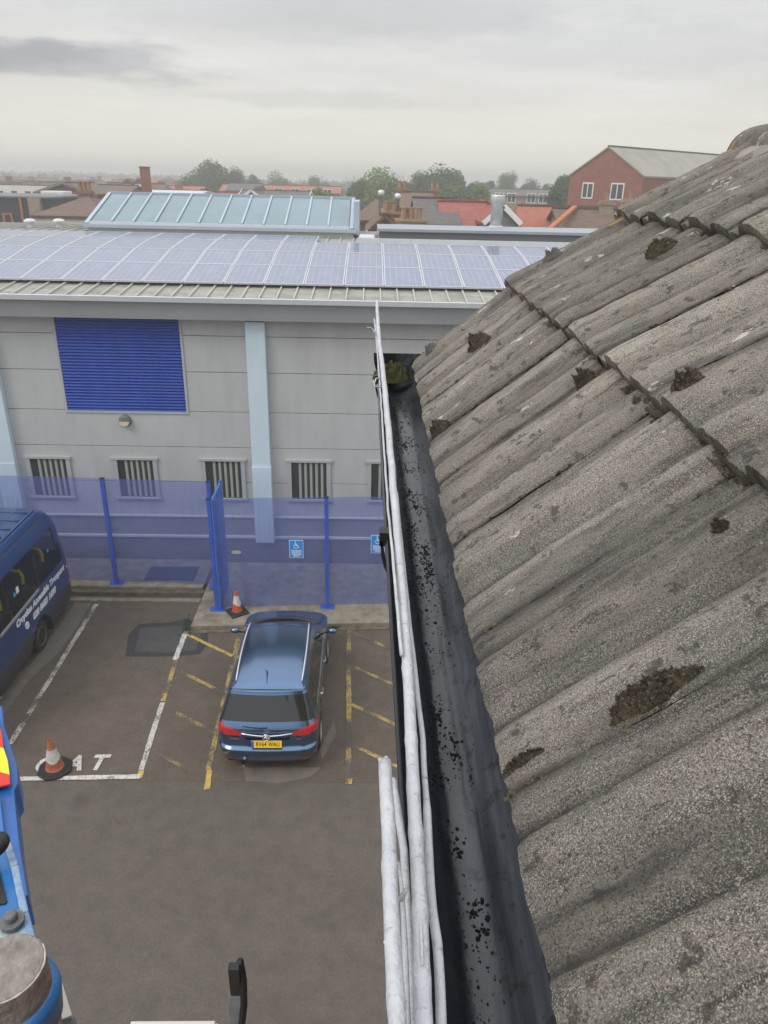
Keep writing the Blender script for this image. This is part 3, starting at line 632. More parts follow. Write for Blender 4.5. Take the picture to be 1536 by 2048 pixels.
# ================================================================== NEAR ROOF WITH CONCRETE TILES
def tile_mat():
    m = mat('weathered_concrete_tile', (0.2, 0.18, 0.16), 0.95); t, b = nodes_of(m)
    tcn = t.nodes.new('ShaderNodeTexCoord'); v = tcn.outputs['Object']
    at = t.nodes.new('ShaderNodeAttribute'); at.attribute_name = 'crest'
    oi = t.nodes.new('ShaderNodeObjectInfo')
    ms = t.nodes.new('ShaderNodeMapping'); ms.inputs['Scale'].default_value = (0.16, 1.0, 0.16); t.links.new(v, ms.inputs[0]); vs_ = ms.outputs[0]
    big = maprange(t, add_noise(t, v, 6, 7, 0.7), 0.34, 0.66)
    base = mixc(t, big, (0.055, 0.050, 0.045), (0.125, 0.113, 0.099))
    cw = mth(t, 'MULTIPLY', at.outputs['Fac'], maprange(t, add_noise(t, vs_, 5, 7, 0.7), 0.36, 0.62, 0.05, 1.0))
    base = mixc(t, cw, base, (0.335, 0.300, 0.252))  # crest and valley shading put into the colour, along with worn sand
    # streaks running down the slope
    s1 = maprange(t, add_noise(t, vs_, 55, 5, 0.6), 0.44, 0.60)
    base = mixc(t, mth(t, 'MULTIPLY', s1, 0.40), base, (0.20, 0.172, 0.143))
    s2 = maprange(t, add_noise(t, vs_, 34, 6, 0.65), 0.52, 0.63)
    base = mixc(t, mth(t, 'MULTIPLY', s2, 0.75), base, (0.062, 0.060, 0.056))
    s3 = maprange(t, add_noise(t, vs_, 80, 4, 0.6), 0.60, 0.66)
    base = mixc(t, mth(t, 'MULTIPLY', s3, 0.8), base, (0.04, 0.038, 0.035))
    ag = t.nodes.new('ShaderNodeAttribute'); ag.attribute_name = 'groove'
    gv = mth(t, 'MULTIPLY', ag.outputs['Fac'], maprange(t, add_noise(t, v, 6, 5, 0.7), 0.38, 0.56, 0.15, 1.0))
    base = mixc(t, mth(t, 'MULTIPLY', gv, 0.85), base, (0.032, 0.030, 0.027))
    # green-grey algae and rusty brown in places
    al = maprange(t, add_noise(t, v, 9, 5), 0.54, 0.66, 0, 0.5)
    base = mixc(t, al, base, (0.110, 0.122, 0.092))
    rb = maprange(t, add_noise(t, vs_, 17, 5), 0.56, 0.68, 0, 0.4)
    base = mixc(t, rb, base, (0.19, 0.145, 0.10))
    # exposed sand grains
    g1 = maprange(t, add_noise(t, v, 640, 2, 0.6), 0.55, 0.61)
    g2 = maprange(t, add_noise(t, v, 380, 3, 0.8), 0.56, 0.64)
    gm = maprange(t, mth(t, 'ADD', add_noise(t, vs_, 9, 6, 0.7), mth(t, 'MULTIPLY', at.outputs['Fac'], 0.10)), 0.42, 0.62, 0.08, 1.0)
    gg = mth(t, 'MULTIPLY', mth(t, 'MAXIMUM', g1, mth(t, 'MULTIPLY', g2, 0.8)), gm)
    base = mixc(t, mth(t, 'MULTIPLY', mth(t, 'SUBTRACT', gg, mth(t, 'MULTIPLY', gv, 0.6)), 0.80), base, (0.56, 0.515, 0.435))
    dk = maprange(t, add_noise(t, v, 400, 3, 0.7), 0.47, 0.39)
    base = mixc(t, mth(t, 'MULTIPLY', dk, 0.8), base, (0.038, 0.035, 0.03))
    # dark lichen patches
    dl = maprange(t, add_noise(t, v, 26, 7, 0.7), 0.58, 0.62)
    base = mixc(t, mth(t, 'MULTIPLY', dl, 0.75), base, (0.05, 0.047, 0.042))
    dl2 = maprange(t, add_noise(t, vs_, 6, 7, 0.7), 0.53, 0.62)
    base = mixc(t, mth(t, 'MULTIPLY', dl2, 0.35), base, (0.075, 0.072, 0.066))
    # white and orange lichen, more of it on the exposed verge
    sp = t.nodes.new('ShaderNodeSeparateXYZ'); t.links.new(v, sp.inputs[0])
    vy = maprange(t, sp.outputs[1], 1.4, 2.75)
    mpn = t.nodes.new('ShaderNodeMapping'); mpn.inputs['Scale'].default_value = (0.6, 1.2, 0.6); mpn.inputs['Location'].default_value = (3.1, 1.7, 0); t.links.new(v, mpn.inputs[0])
    nw = add_noise(t, mpn.outputs[0], 15, 8, 0.72)
    thr = mth(t, 'SUBTRACT', nw, mth(t, 'MULTIPLY', vy, 0.045))
    wl = maprange(t, mth(t, 'ADD', nw, mth(t, 'MULTIPLY', vy, 0.05)), 0.652, 0.668)
    base = mixc(t, mth(t, 'MULTIPLY', wl, 0.8), base, (0.52, 0.50, 0.45))
    mp2 = t.nodes.new('ShaderNodeMapping'); mp2.inputs['Scale'].default_value = (0.5, 1.3, 0.5); mp2.inputs['Location'].default_value = (7.1, 9.3, 0); t.links.new(v, mp2.inputs[0])
    no = add_noise(t, mp2.outputs[0], 15, 6, 0.65)
    vy2 = maprange(t, sp.outputs[1], 2.2, 2.75)
    ol = maprange(t, mth(t, 'ADD', no, mth(t, 'MULTIPLY', vy2, 0.10)), 0.715, 0.74)
    base = mixc(t, mth(t, 'MULTIPLY', ol, 0.85), base, (0.46, 0.24, 0.05))
    rr = maprange(t, oi.outputs['Random'], 0, 1, 0.86, 1.12)
    base = mixc(t, 1.0, base, _grey(t, rr), 'MULTIPLY')
    t.links.new(base, b.inputs['Base Color'])
    b.inputs['Specular IOR Level'].default_value = 0.3
    bp = t.nodes.new('ShaderNodeBump'); bp.inputs['Strength'].default_value = 0.85; bp.inputs['Distance'].default_value = 0.004
    h = mth(t, 'ADD', mth(t, 'MULTIPLY', add_noise(t, v, 420, 3, 0.8), 0.8), mth(t, 'MULTIPLY', add_noise(t, v, 70, 5, 0.7), 0.5))
    t.links.new(h, bp.inputs['Height']); t.links.new(bp.outputs[0], b.inputs['Normal'])
    return m
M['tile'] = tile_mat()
M['mortar'] = mat('old_mortar', (0.16, 0.145, 0.12), 0.95, col2=(0.3, 0.27, 0.22), vscale=9, bump=0.8, bscale=50)
def moss_mat(name, a, b_, c):
    m = mat(name, a, 0.95); t, b = nodes_of(m); v = t.nodes.new('ShaderNodeTexCoord').outputs['Object']
    base = mixc(t, maprange(t, add_noise(t, v, 30, 5), 0.35, 0.65), a, b_)
    base = mixc(t, maprange(t, add_noise(t, v, 260, 4, 0.8), 0.55, 0.66, 0, 0.8), base, c)
    t.links.new(base, b.inputs['Base Color']); bp = t.nodes.new('ShaderNodeBump'); bp.inputs['Strength'].default_value = 1; bp.inputs['Distance'].default_value = 0.006
    t.links.new(add_noise(t, v, 200, 4, 0.8), bp.inputs['Height']); t.links.new(bp.outputs[0], b.inputs['Normal']); return m
M['moss'] = moss_mat('brown_moss', (0.05, 0.040, 0.025), (0.125, 0.098, 0.056), (0.34, 0.29, 0.21))
M['moss_green'] = moss_mat('olive_moss', (0.035, 0.035, 0.01), (0.10, 0.095, 0.025), (0.2, 0.18, 0.06))
M['moss_pale'] = moss_mat('grey_moss', (0.12, 0.115, 0.10), (0.2, 0.19, 0.165), (0.4, 0.38, 0.34))

YV = 2.80; TW = 0.311
# nose-top control points across the slope (x, z)
NOSE = [np.array((0.163, 8.976)), np.array((0.481, 9.272)), np.array((0.843, 9.508)), np.array((1.235, 9.75))]
def sag(y): return 0.0
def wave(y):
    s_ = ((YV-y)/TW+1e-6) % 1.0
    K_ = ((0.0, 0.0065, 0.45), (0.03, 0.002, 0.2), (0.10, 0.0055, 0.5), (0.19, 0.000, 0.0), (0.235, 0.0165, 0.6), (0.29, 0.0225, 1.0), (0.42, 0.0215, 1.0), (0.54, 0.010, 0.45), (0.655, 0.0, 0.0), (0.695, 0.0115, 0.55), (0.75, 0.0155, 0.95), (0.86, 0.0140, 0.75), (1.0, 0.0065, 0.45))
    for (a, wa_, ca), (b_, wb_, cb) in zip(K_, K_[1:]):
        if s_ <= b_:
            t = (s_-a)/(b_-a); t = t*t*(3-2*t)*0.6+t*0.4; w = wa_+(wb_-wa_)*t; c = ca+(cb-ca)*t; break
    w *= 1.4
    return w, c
house_near = thing('tiled_roof_building', 'near building with weathered grey concrete tile roof and black gutter', 'building', (1.3, -1.0, 0))
def surf(c, u, y, seed=0.0, lift=0.0, jit=True):
    A, Bq = NOSE[c], NOSE[c+1]; d = Bq-A; l = np.linalg.norm(d); d = d/l; nrm = np.array((-d[1], d[0]))
    w, cc = wave(y)
    if c == 0: w = 0.008+(w-0.008)*(0.42+0.58*min(1, max(0, u)/0.4))
    drop = 0.034*u          # the head of the tile dives under the next course
    off = w-drop+lift
    p = A+d*l*u+nrm*off
    v = Vector((p[0]*9+seed, y*9, p[1]*9))
    dn = (mn.noise(v)*0.0030+mn.noise(v*3.1)*0.0018+mn.noise(v*9)*0.0010+mn.noise(v*23)*0.0007) if jit else 0
    return (p[0]+nrm[0]*dn, y, p[1]+nrm[1]*dn), cc
ncol = 12
for c in range(3):
    for k in range(ncol):
        yt = YV
        y1 = min(YV, yt-TW*k-0.0010+random.uniform(-0.0008, 0.0004)); y0 = yt-TW*(k+1)+0.0006
        seed = random.uniform(0, 50); nx, ny = 26, 72; yaw_ = random.uniform(-0.006, 0.006); lf = random.uniform(0, 0.003)
        V = []; CA = []; Fs = []; nose_off = random.uniform(-0.008, 0.008)
        for i in range(nx+1):
            u = i/nx*1.05
            for j in range(ny+1):
                y = y0+(y1-y0)*j/ny
                uu = u-0.012*0+((nose_off+yaw_*(j/ny-0.5)*2+0.006*mn.noise(Vector((y*30, seed, c)))+0.004*mn.noise(Vector((y*90, seed, c)))) if i < 3 else nose_off*(1-u))
                if i == 0: uu += 0.0
                p, cc = surf(c, uu, y, seed, lf-(0.004 if i == 0 else 0)-(0.003 if j in (0, ny) else 0))
                V.append(p); CA.append(cc)
        for i in range(nx):
            for j in range(ny): a = i*(ny+1)+j; Fs.append((a, a+1, a+ny+2, a+ny+1))
        # nose face: down and slightly back, ragged
        A, Bq = NOSE[c], NOSE[c+1]; d = (Bq-A)/np.linalg.norm(Bq-A); nrm = np.array((-d[1], d[0]))
        prev = []
        for j in range(ny+1): prev.append(len(V)); V.append(V[j]); CA.append(0.6)
        for s_, (dn, bk) in enumerate(((0.016, -0.001), (0.040, 0.002), (0.060, 0.010))):
            cur = []
            for j in range(ny+1):
                q = V[j]; y = q[1]; rg = 0.0035*mn.noise(Vector((y*60, s_*3+seed, 1)))
                p = np.array((q[0], q[2]))-nrm*(dn*(0.8+0.2*mn.noise(Vector((y*14, seed, 5)))+0.0))+d*(bk+rg)
                cur.append(len(V)); V.append((p[0], y, p[1])); CA.append(0.6)
            for j in range(ny): Fs.append((prev[j+1], prev[j], cur[j], cur[j+1]))
            prev = cur
        # side faces
        for jj, flip in ((0, False), (ny, True)):
            col_ = [i*(ny+1)+jj for i in range(nx+1)]; low = []
            for i in col_:
                q = V[i]; low.append(len(V)); V.append((q[0]-nrm[0]*0.022, q[1], q[2]-nrm[1]*0.022)); CA.append(0.0)
            for i in range(nx):
                f_ = (col_[i], col_[i+1], low[i+1], low[i]); Fs.append(f_ if flip else f_[::-1])
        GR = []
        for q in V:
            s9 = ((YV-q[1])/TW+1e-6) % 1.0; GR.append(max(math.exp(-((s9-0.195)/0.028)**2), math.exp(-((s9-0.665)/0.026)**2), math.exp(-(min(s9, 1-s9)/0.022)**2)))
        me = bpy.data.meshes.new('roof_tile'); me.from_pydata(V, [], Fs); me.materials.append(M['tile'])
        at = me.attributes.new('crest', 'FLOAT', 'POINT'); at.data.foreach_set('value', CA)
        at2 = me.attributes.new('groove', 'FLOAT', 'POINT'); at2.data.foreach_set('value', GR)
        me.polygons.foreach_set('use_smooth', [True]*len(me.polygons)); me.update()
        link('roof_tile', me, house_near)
# underlay below the tiles and the far slope
ul = MB()
UP = [(NOSE[0][0]+0.03, NOSE[0][1]-0.045), (NOSE[1][0], NOSE[1][1]-0.06), (NOSE[2][0], NOSE[2][1]-0.06), (NOSE[3][0], NOSE[3][1]-0.05)]
ul.prism([(x, YV-0.03, z) for x, z in UP]+[(x, YV-0.03, z-0.05) for x, z in reversed(UP)], (0, -4.2, 0)).build('roof_deck', M['black'], house_near)
XR, ZR = 1.36, 9.77
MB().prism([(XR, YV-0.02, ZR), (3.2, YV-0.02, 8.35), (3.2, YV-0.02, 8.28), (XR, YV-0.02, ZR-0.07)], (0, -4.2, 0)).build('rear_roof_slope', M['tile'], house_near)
# verge mortar and gable wall
MB().prism([(x, YV-0.02, z+0.02) for x, z in UP]+[(x, YV-0.02, z-0.05) for x, z in reversed(UP)], (0, -0.05, 0)).build('verge_mortar', M['mortar'], house_near)
MB().prism([(0.24, YV-0.08, -0.15), (0.24, YV-0.08, 8.92), (1.33, YV-0.08, 9.68), (3.1, YV-0.08, 8.3), (3.1, YV-0.08, -0.15)], (0, -4.1, 0)).build('wall', M['brick_old'], house_near)
MB().box((0.195, -1.4, 8.82), (0.239, YV-0.05, 8.99)).build('fascia_board', M['black'], house_near)
# ridge tiles
for k in range(5):
    y1 = YV+0.015-0.40*k; y0 = y1-0.395; rg = MB(); Pg = []; n_ = 18
    for i in range(9):
        y = y0+(y1-y0)*i/8; row = []
        for j in range(n_+1):
            a = math.radians(-12+204*j/n_); r = 0.125+(0.006 if i == 8 else 0)+0.003*mn.noise(Vector((math.cos(a)*4+k*5, y*14, math.sin(a)*4)))
            row.append((1.36+r*math.cos(a)*1.15, y, 9.715+r*math.sin(a)*0.72))
        Pg.append(row)
    rg.grid(Pg)
    n0 = len(rg.v)
    # thickness
    Pi = [[(1.36+(p[0]-1.36)*0.86, p[1], 9.715+(p[2]-9.715)*0.86) for p in row] for row in Pg]
    rg.grid([r[::-1] for r in Pi])
    rg.grid([Pg[8], Pi[8]]); rg.grid([Pi[0], Pg[0]])
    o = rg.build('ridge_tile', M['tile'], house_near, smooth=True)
mo = MB(); MP = []
for i in range(60):
    y = YV+0.0-i*0.03; row = []
    for j, (x, z) in enumerate(((1.16, 9.69), (1.19, 9.715), (1.22, 9.73), (1.27, 9.74))):
        d_ = 0.012*mn.noise(Vector((y*12, j*2.1, 3))); row.append((x+d_, y, z+d_))
    MP.append(row)
mo.grid(MP).build('ridge_mortar', M['mortar'], house_near, smooth=True)
mo = MB().box((1.23, YV-0.03, 9.68), (1.48, YV-0.0, 9.765)).build('ridge_mortar', M['mortar'], house_near)

# ---- gutter
def gutter_mat():
    m = mat('black_gutter_plastic', (0.03, 0.034, 0.038), 0.32); t, b = nodes_of(m)
    v = t.nodes.new('ShaderNodeTexCoord').outputs['Object']
    mpn = t.nodes.new('ShaderNodeMapping'); mpn.inputs['Scale'].default_value = (14, 1.2, 14); t.links.new(v, mpn.inputs[0])
    st = add_noise(t, mpn.outputs[0], 3, 7, 0.6)
    f = maprange(t, st, 0.36, 0.64)
    sp = t.nodes.new('ShaderNodeSeparateXYZ'); t.links.new(v, sp.inputs[0])
    base = mixc(t, f, (0.028, 0.032, 0.038), (0.085, 0.094, 0.106))
    # darker tone with a ragged edge on the outer half of the gutter
    wx = mth(t, 'ADD', sp.outputs[0], mth(t, 'MULTIPLY', add_noise(t, v, 9, 6, 0.7), 0.05))
    wet = maprange(t, wx, 0.118, 0.150, 1.0, 0.0)
    base = mixc(t, mth(t, 'MULTIPLY', wet, 0.88), base, (0.008, 0.010, 0.015))
    silt = maprange(t, add_noise(t, v, 40, 7, 0.7), 0.54, 0.62)
    base = mixc(t, mth(t, 'MULTIPLY', silt, 0.6), base, (0.020, 0.020, 0.02))
    t.links.new(base, b.inputs['Base Color'])
    t.links.new(maprange(t, st, 0.35, 0.65, 0.12, 0.30), b.inputs['Roughness'])
    bp = t.nodes.new('ShaderNodeBump'); bp.inputs['Strength'].default_value = 0.25; bp.inputs['Distance'].default_value = 0.002
    t.links.new(add_noise(t, v, 60, 5), bp.inputs['Height']); t.links.new(bp.outputs[0], b.inputs['Normal']); return m
M['gutter'] = gutter_mat()
GX = lambda y: max(0.028, 0.040-0.0085*max(0, y-0.5))     # outer rim drifts slightly
def gut_prof(y, o=0.0):
    x0 = GX(y); w = 0.188-x0; P_ = []
    for j in range(25):
        a = math.pi+math.pi*j/24; r = w/2-o
        P_.append((x0+w/2+r*math.cos(a), y, 8.995+(0.112-o)*math.sin(a)*(1.0)+0.0006*mn.noise(Vector((y*7, j*0.7, 0)))))
    return P_
ys = [YV+0.035-i*0.06 for i in range(72)]
gb = MB(); inner = [gut_prof(y, 0.003) for y in ys]; outer = [gut_prof(y, 0.0) for y in ys]
gb.grid(inner); gb.grid([r[::-1] for r in outer])
gb.grid([[i[0] for i in inner], [i[0] for i in outer]]); gb.grid([[i[-1] for i in outer], [i[-1] for i in inner]])
gut = gb.build('gutter', M['gutter'], house_near, smooth=True)
rim = [(GX(y)+0.001, y, 8.998) for y in ys]
MB().tube(rim, 0.003, 8).build('gutter_rim', M['gutter'], gut, smooth=True)
ec = [(0.1035+(p[0]-0.1035)*1.14, p[1], 8.995+(p[2]-8.995)*1.12) for p in gut_prof(YV+0.036, -0.003)]
MB().prism([(p[0], p[1], p[2]) for p in ec]+[(ec[-1][0], ec[-1][1], 9.004), (ec[0][0], ec[0][1], 9.004)], (0, 0.005, 0)).build('gutter_end_cap', M['gutter'], gut)
for y in (2.45, 1.245, 0.12):
    x0 = GX(y); w = 0.188-x0; br = MB(); arc = []
    for j in range(15):
        a = math.radians(178+j*13); arc.append((x0+w/2+(w/2+0.006)*math.cos(a), y, 8.995+0.118*math.sin(a)))
    A = [(p[0], p[1]-0.014, p[2]) for p in arc]; Bp = [(p[0], p[1]+0.014, p[2]) for p in arc]
    A2 = [(x0+w/2+(p[0]-x0-w/2)*1.05, p[1], p[2]-0.005) for p in A]; B2 = [(x0+w/2+(p[0]-x0-w/2)*1.05, p[1], p[2]-0.005) for p in Bp]
    br.grid([A, Bp]); br.grid([B2, A2]); br.grid([Bp, B2]); br.grid([A2, A])
    br.box((x0-0.012, y-0.014, 8.985), (x0+0.006, y+0.014, 9.012))
    br.build('gutter_bracket', M['black'], gut)
gj = MB(); J = []
for y in (0.93, 0.905, 0.90, 0.84, 0.835, 0.81): J.append(gut_prof(y, 0.0035 if y in (0.93, 0.81) else 0.006))

# ---- debris in the gutter: uncountable crumbs
def blob(mb, c, r, n=6, flat_=0.6, seed=0.0, rough=0.6, sub=0):
    phi = (1+5**.5)/2; base = [(-1,phi,0),(1,phi,0),(-1,-phi,0),(1,-phi,0),(0,-1,phi),(0,1,phi),(0,-1,-phi),(0,1,-phi),(phi,0,-1),(phi,0,1),(-phi,0,-1),(-phi,0,1)]
    F_ = [(0,11,5),(0,5,1),(0,1,7),(0,7,10),(0,10,11),(1,5,9),(5,11,4),(11,10,2),(10,7,6),(7,1,8),(3,9,4),(3,4,2),(3,2,6),(3,6,8),(3,8,9),(4,9,5),(2,4,11),(6,2,10),(8,6,7),(9,8,1)]
    vs = []
    for p in base:
        l = math.sqrt(sum(q*q for q in p)); k = 1+rough*mn.noise(Vector((p[0]*1.3+seed, p[1]*1.3, p[2]*1.3)))*2
        rr = r if hasattr(r, '__len__') else (r, r, r*flat_)
        vs.append((c[0]+p[0]/l*rr[0]*k, c[1]+p[1]/l*rr[1]*k, c[2]+p[2]/l*rr[2]*k))
    mb.add(vs, F_)
def gut_z(x, y):
    x0 = GX(y); w = 0.188-x0; t = max(-0.98, min(0.98, (x-x0-w/2)/(w/2))); return 8.995-0.109*math.sqrt(1-t*t)
M['silt'] = mat('black_silt', (0.006, 0.006, 0.006), 0.8, col2=(0.016, 0.014, 0.011), vscale=80, spec=0.2)
db = MB()
r_small = lambda k: k % 3 != 0
for k in range(3600):
    y = random.uniform(0.2, 2.6); 
    x = random.gauss(0.09 if random.random() < 0.55 else 0.13, 0.024)
    if not (GX(y)+0.015 < x < 0.172): continue
    if mn.noise(Vector((x*22, y*7, 0)))+0.5*mn.noise(Vector((x*90, y*30, 3))) < (-0.22 if r_small(k) else (0.0 if y > 0.9 else 0.12)): continue
    r = (random.choice([0.0008, 0.0010, 0.0013, 0.0016])*(1.25 if y > 1.2 else 1) if r_small(k) else random.choice([0.0014, 0.0019, 0.0026]))*random.uniform(0.6, 1.15)*(0.9 if y < 1.2 else 1.2)
    z = gut_z(x, y); blob(db, (x, y, z+r*0.3), (r*random.uniform(0.7, 1.4), r*random.uniform(0.8, 1.9), r*0.5), seed=k*1.7)
for k in range(14):  # clusters of wet moss crumbs
    cy, cx = random.uniform(0.25, 2.2), random.gauss(0.10, 0.02)
    for i in range(26):
        y = cy+random.gauss(0, 0.018); x = min(0.165, max(GX(y)+0.02, cx+random.gauss(0, 0.007))); r = random.uniform(0.001, 0.0027)
        blob(db, (x, y, gut_z(x, y)+r*0.5), r, seed=i*3.1+k)
tag(db.build('gutter_debris', M['silt'], None), 'black wet crumbs of silt and moss scattered in the gutter', 'debris', kind='stuff')
# ---- moss cushions
def cushion(name, label, c, ax, size, m, nrm=(0, 0, 1), tufts=500, cat='moss'):
    """a lumpy mound: axis direction ax, half sizes (l, w, h)"""
    ax = Vector(ax).normalized(); nr = Vector(nrm).normalized(); nr = (nr-ax*nr.dot(ax)).normalized(); sd = nr.cross(ax)
    mb = MB(); l, w, h = size; P_ = []; sd_ = random.uniform(0, 40); nu, nv = 30, 22
    def pt(a, b_):
        r = math.sqrt(a*a+b_*b_); 
        e = 1+0.3*mn.noise(Vector((math.atan2(b_, a+1e-6)*1.3+sd_, 0, 0)))+0.15*mn.noise(Vector((a*5+sd_, b_*5, 1)))
        hh = 1.9*h*max(0, 1-r**3)*(0.7+0.6*mn.noise(Vector((a*3+sd_, b_*3, 0)))+0.45*mn.noise(Vector((a*9, b_*9, sd_))))
        return Vector(c)+ax*(a*l*e)+sd*(b_*w*e)+nr*(hh-0.002)
    for i in range(nu+1):
        r = i/nu; P_.append([tuple(pt(r*math.cos(2*math.pi*j/(nv*2)), r*math.sin(2*math.pi*j/(nv*2)))) for j in range(nv*2+1)])
    mb.grid(P_)
    for k in range(tufts):
        a = random.uniform(0, 6.28); r = math.sqrt(random.random()); p = pt(r*math.cos(a), r*math.sin(a)); q = random.uniform(0.001, 0.0028)
        d_ = Vector((random.gauss(0, 1), random.gauss(0, 1), random.gauss(0, 1))).normalized()*q; e_ = nr*q*random.uniform(1.2, 2.4)+d_
        mb.add([tuple(p-d_.cross(nr)*0.6), tuple(p+d_.cross(nr)*0.6), tuple(p+e_)], [(0, 1, 2)])
    return tag(mb.build(name, m, None, smooth=True), label, cat)
def roof_pt(c, px, py, lift=0.0):
    """where the line of sight meets course c of the tiles, found once and then fixed in the world"""
    d = _ray(px, py); best = None
    for i in range(2000):
        t = 0.3+i*0.0025; p = CO+d*t
        A, Bq = NOSE[c], NOSE[c+1]; u = (p[0]-A[0])/(Bq[0]-A[0])
        if not -0.02 <= u <= 1.05 or p[1] > YV: continue
        s_, _ = surf(c, u, p[1], jit=False)
        if p[2] <= s_[2]+lift: return np.array(s_), u
    return p, 0.5
def slope(c): d = NOSE[c+1]-NOSE[c]; return (d[0], 0, d[1]), (-d[1], 0, d[0])
def moss_at(c, px, py, size, m, label, tufts=500):
    k9 = 0.72 if label.startswith('largest') else 0.6
    size = (size[0]*k9, size[1]*k9, size[2]*0.95)
    p, u = roof_pt(c, px, py); a, n_ = slope(c); cushion('moss_clump', label, tuple(p), a, size, m, n_, tufts)
moss_at(0, 1300, 1400, (0.075, 0.017, 0.016), M['moss'], 'largest brown moss cushion in a tile joint of the lowest course', 1500)
moss_at(0, 1165, 772, (0.05, 0.024, 0.026), M['moss'], 'brown moss mound just below the second row of tiles', 700)
moss_at(0, 1446, 1060, (0.018, 0.012, 0.010), M['moss'], 'small round dark moss button at the right edge', 500)
moss_at(0, 960, 690, (0.07, 0.022, 0.024), M['moss'], 'long brown moss ridge near the far end of the gutter', 700)
moss_at(0, 885, 860, (0.05, 0.02, 0.018), M['moss'], 'brown moss tuft at the tile edge above the gutter', 600)
moss_at(0, 1060, 1525, (0.05, 0.007, 0.008), M['moss'], 'thin strip of brown moss in the joint beside the gutter', 500)
moss_at(1, 1180, 520, (0.07, 0.022, 0.02), M['moss_pale'], 'grey lichen-covered moss on the second row of tiles', 400) if False else None
moss_at(1, 1320, 505, (0.075, 0.02, 0.02), M['moss'], 'dark elongated moss patch in the second row of tiles', 500)
moss_at(1, 1395, 770, (0.045, 0.018, 0.016), M['moss'], 'dark moss lump at the lower edge of the second row', 500)
moss_at(0, 1265, 806, (0.014, 0.010, 0.007), M['moss_pale'], 'small pale grey lichen lump on the lowest row', 200)
moss_at(0, 1290, 850, (0.015, 0.009, 0.007), M['moss'], 'small brown lichen lump below the pale one', 200)
moss_at(0, 1512, 922, (0.03, 0.022, 0.02), M['moss_green'], 'olive moss under the tile edge at the right', 600)
moss_at(0, 870, 700, (0.05, 0.02, 0.014), M['moss_pale'], 'pale grey lichen crust near the verge by the gutter end', 300)
moss_at(1, 1110, 515, (0.06, 0.02, 0.018), M['moss_pale'], 'pale crust of lichen on the verge tile of the second row', 300)
p = (0.085, YV-0.07, 8.93)
cushion('moss_clump', 'green brown moss cushion filling the far end of the gutter', p, (1, 0, 0), (0.07, 0.055, 0.035), M['moss_green'], (0, 0, 1), 1500)
for c_ in (0, 1, 2):       # crumbs of moss in the gaps under the noses: stuff
    pass
mg = MB()
for c_ in (1, 2):
    for k in range(900):
        y = random.uniform(-0.2, YV); 
        if mn.noise(Vector((y*5, c_*7, 0))) < 0.05: continue
        w, cc = wave(y)
        A = NOSE[c_]; d = (NOSE[c_]-NOSE[c_-1]); d /= np.linalg.norm(d); n_ = np.array((-d[1], d[0])); q = A-n_*(0.03-w*0.6)-d*random.uniform(0.0, 0.014)
        r = random.uniform(0.003, 0.009); blob(mg, (q[0], y, q[1]), (r, r*1.5, r*0.8), seed=k)
for k in range(1500):     # in the side joints
    c_ = random.choice((0, 0, 1, 2)); j = random.randrange(0, 9); y = YV-TW*j+random.uniform(-0.004, 0.003); u = random.random()
    if mn.noise(Vector((u*7+j*3.3, c_*5, 1))) < 0.0: continue
    s_, _ = surf(c_, u, y-0.004, jit=False); r = random.uniform(0.002, 0.0055); blob(mg, (s_[0], y, s_[2]-0.001), (r*1.5, r*0.8, r*0.7), seed=k)
tag(mg.build('moss_crumbs', M['moss'], None), 'brown moss growing in the gaps between roof tiles', 'moss', kind='stuff')

# ================================================================== WHITEWASHED BRANCHES LYING ALONG THE GUTTER
M['bark'] = mat('whitewashed_bark', (0.34, 0.35, 0.36), 0.75, bump=0.45, bscale=120)
t, b = nodes_of(M['bark']); v = t.nodes.new('ShaderNodeTexCoord').outputs['Object']
c = mixc(t, maprange(t, add_noise(t, v, 22, 5), 0.35, 0.7), (0.44, 0.45, 0.47), (0.54, 0.55, 0.58))
mpn = t.nodes.new('ShaderNodeMapping'); mpn.inputs['Scale'].default_value = (1, 3, 1); t.links.new(v, mpn.inputs[0])
c = mixc(t, maprange(t, add_noise(t, mpn.outputs[0], 38, 4), 0.63, 0.70, 0, 0.65), c, (0.2, 0.21, 0.2)); t.links.new(c, b.inputs['Base Color'])
def branch(label, img, zf, rad, nodes_, twigs=(), seed=0):
    """img: list of (px, py); zf(i/n) height; converts once into a world polyline"""
    pts = []
    for i, (px, py) in enumerate(img): pts.append(onZ(px, py, zf(py)))
    # resample
    out = []; R = []
    for i in range(len(pts)-1):
        n_ = max(2, int(np.linalg.norm(pts[i+1]-pts[i])/0.012))
        for k in range(n_): 
            t_ = k/n_; out.append(pts[i]*(1-t_)+pts[i+1]*t_); R.append(rad(out[-1][1]))
    out.append(pts[-1]); R.append(rad(pts[-1][1]))
    R = [r*(0.96+0.03*mn.noise(Vector((o[1]*25+seed, 0, 0)))+sum(0.14*math.exp(-((o[1]-ny)/0.005)**2) for ny in nodes_)) for r, o in zip(R, out)]
    out = [o+np.array((0.0012*mn.noise(Vector((o[1]*12+seed, 1, 0))), 0, 0.0012*mn.noise(Vector((o[1]*12, 5, seed))))) for o in out]
    root = thing('whitewashed_branch', label, 'branch', tuple(out[0]), group=None)
    MB().tube(out, R, 12).build('stem', M['bark'], root, smooth=True)
    for ny in nodes_:
        o = min(out, key=lambda q: abs(q[1]-ny)); r = rad(ny); a = random.uniform(0, 6.28)
        kb = MB(); blob(kb, (o[0]+r*0.75*math.cos(a), o[1], o[2]+r*0.75*abs(math.sin(a))), r*0.42, flat_=1.0, seed=ny*9, rough=0.15); kb.build('knot', M['bark'], root, smooth=True)
    for tw in twigs:
        MB().tube([np.array(q) for q in tw[0]], tw[1], 8).build('twig', M['bark'], root, smooth=True)
    return root
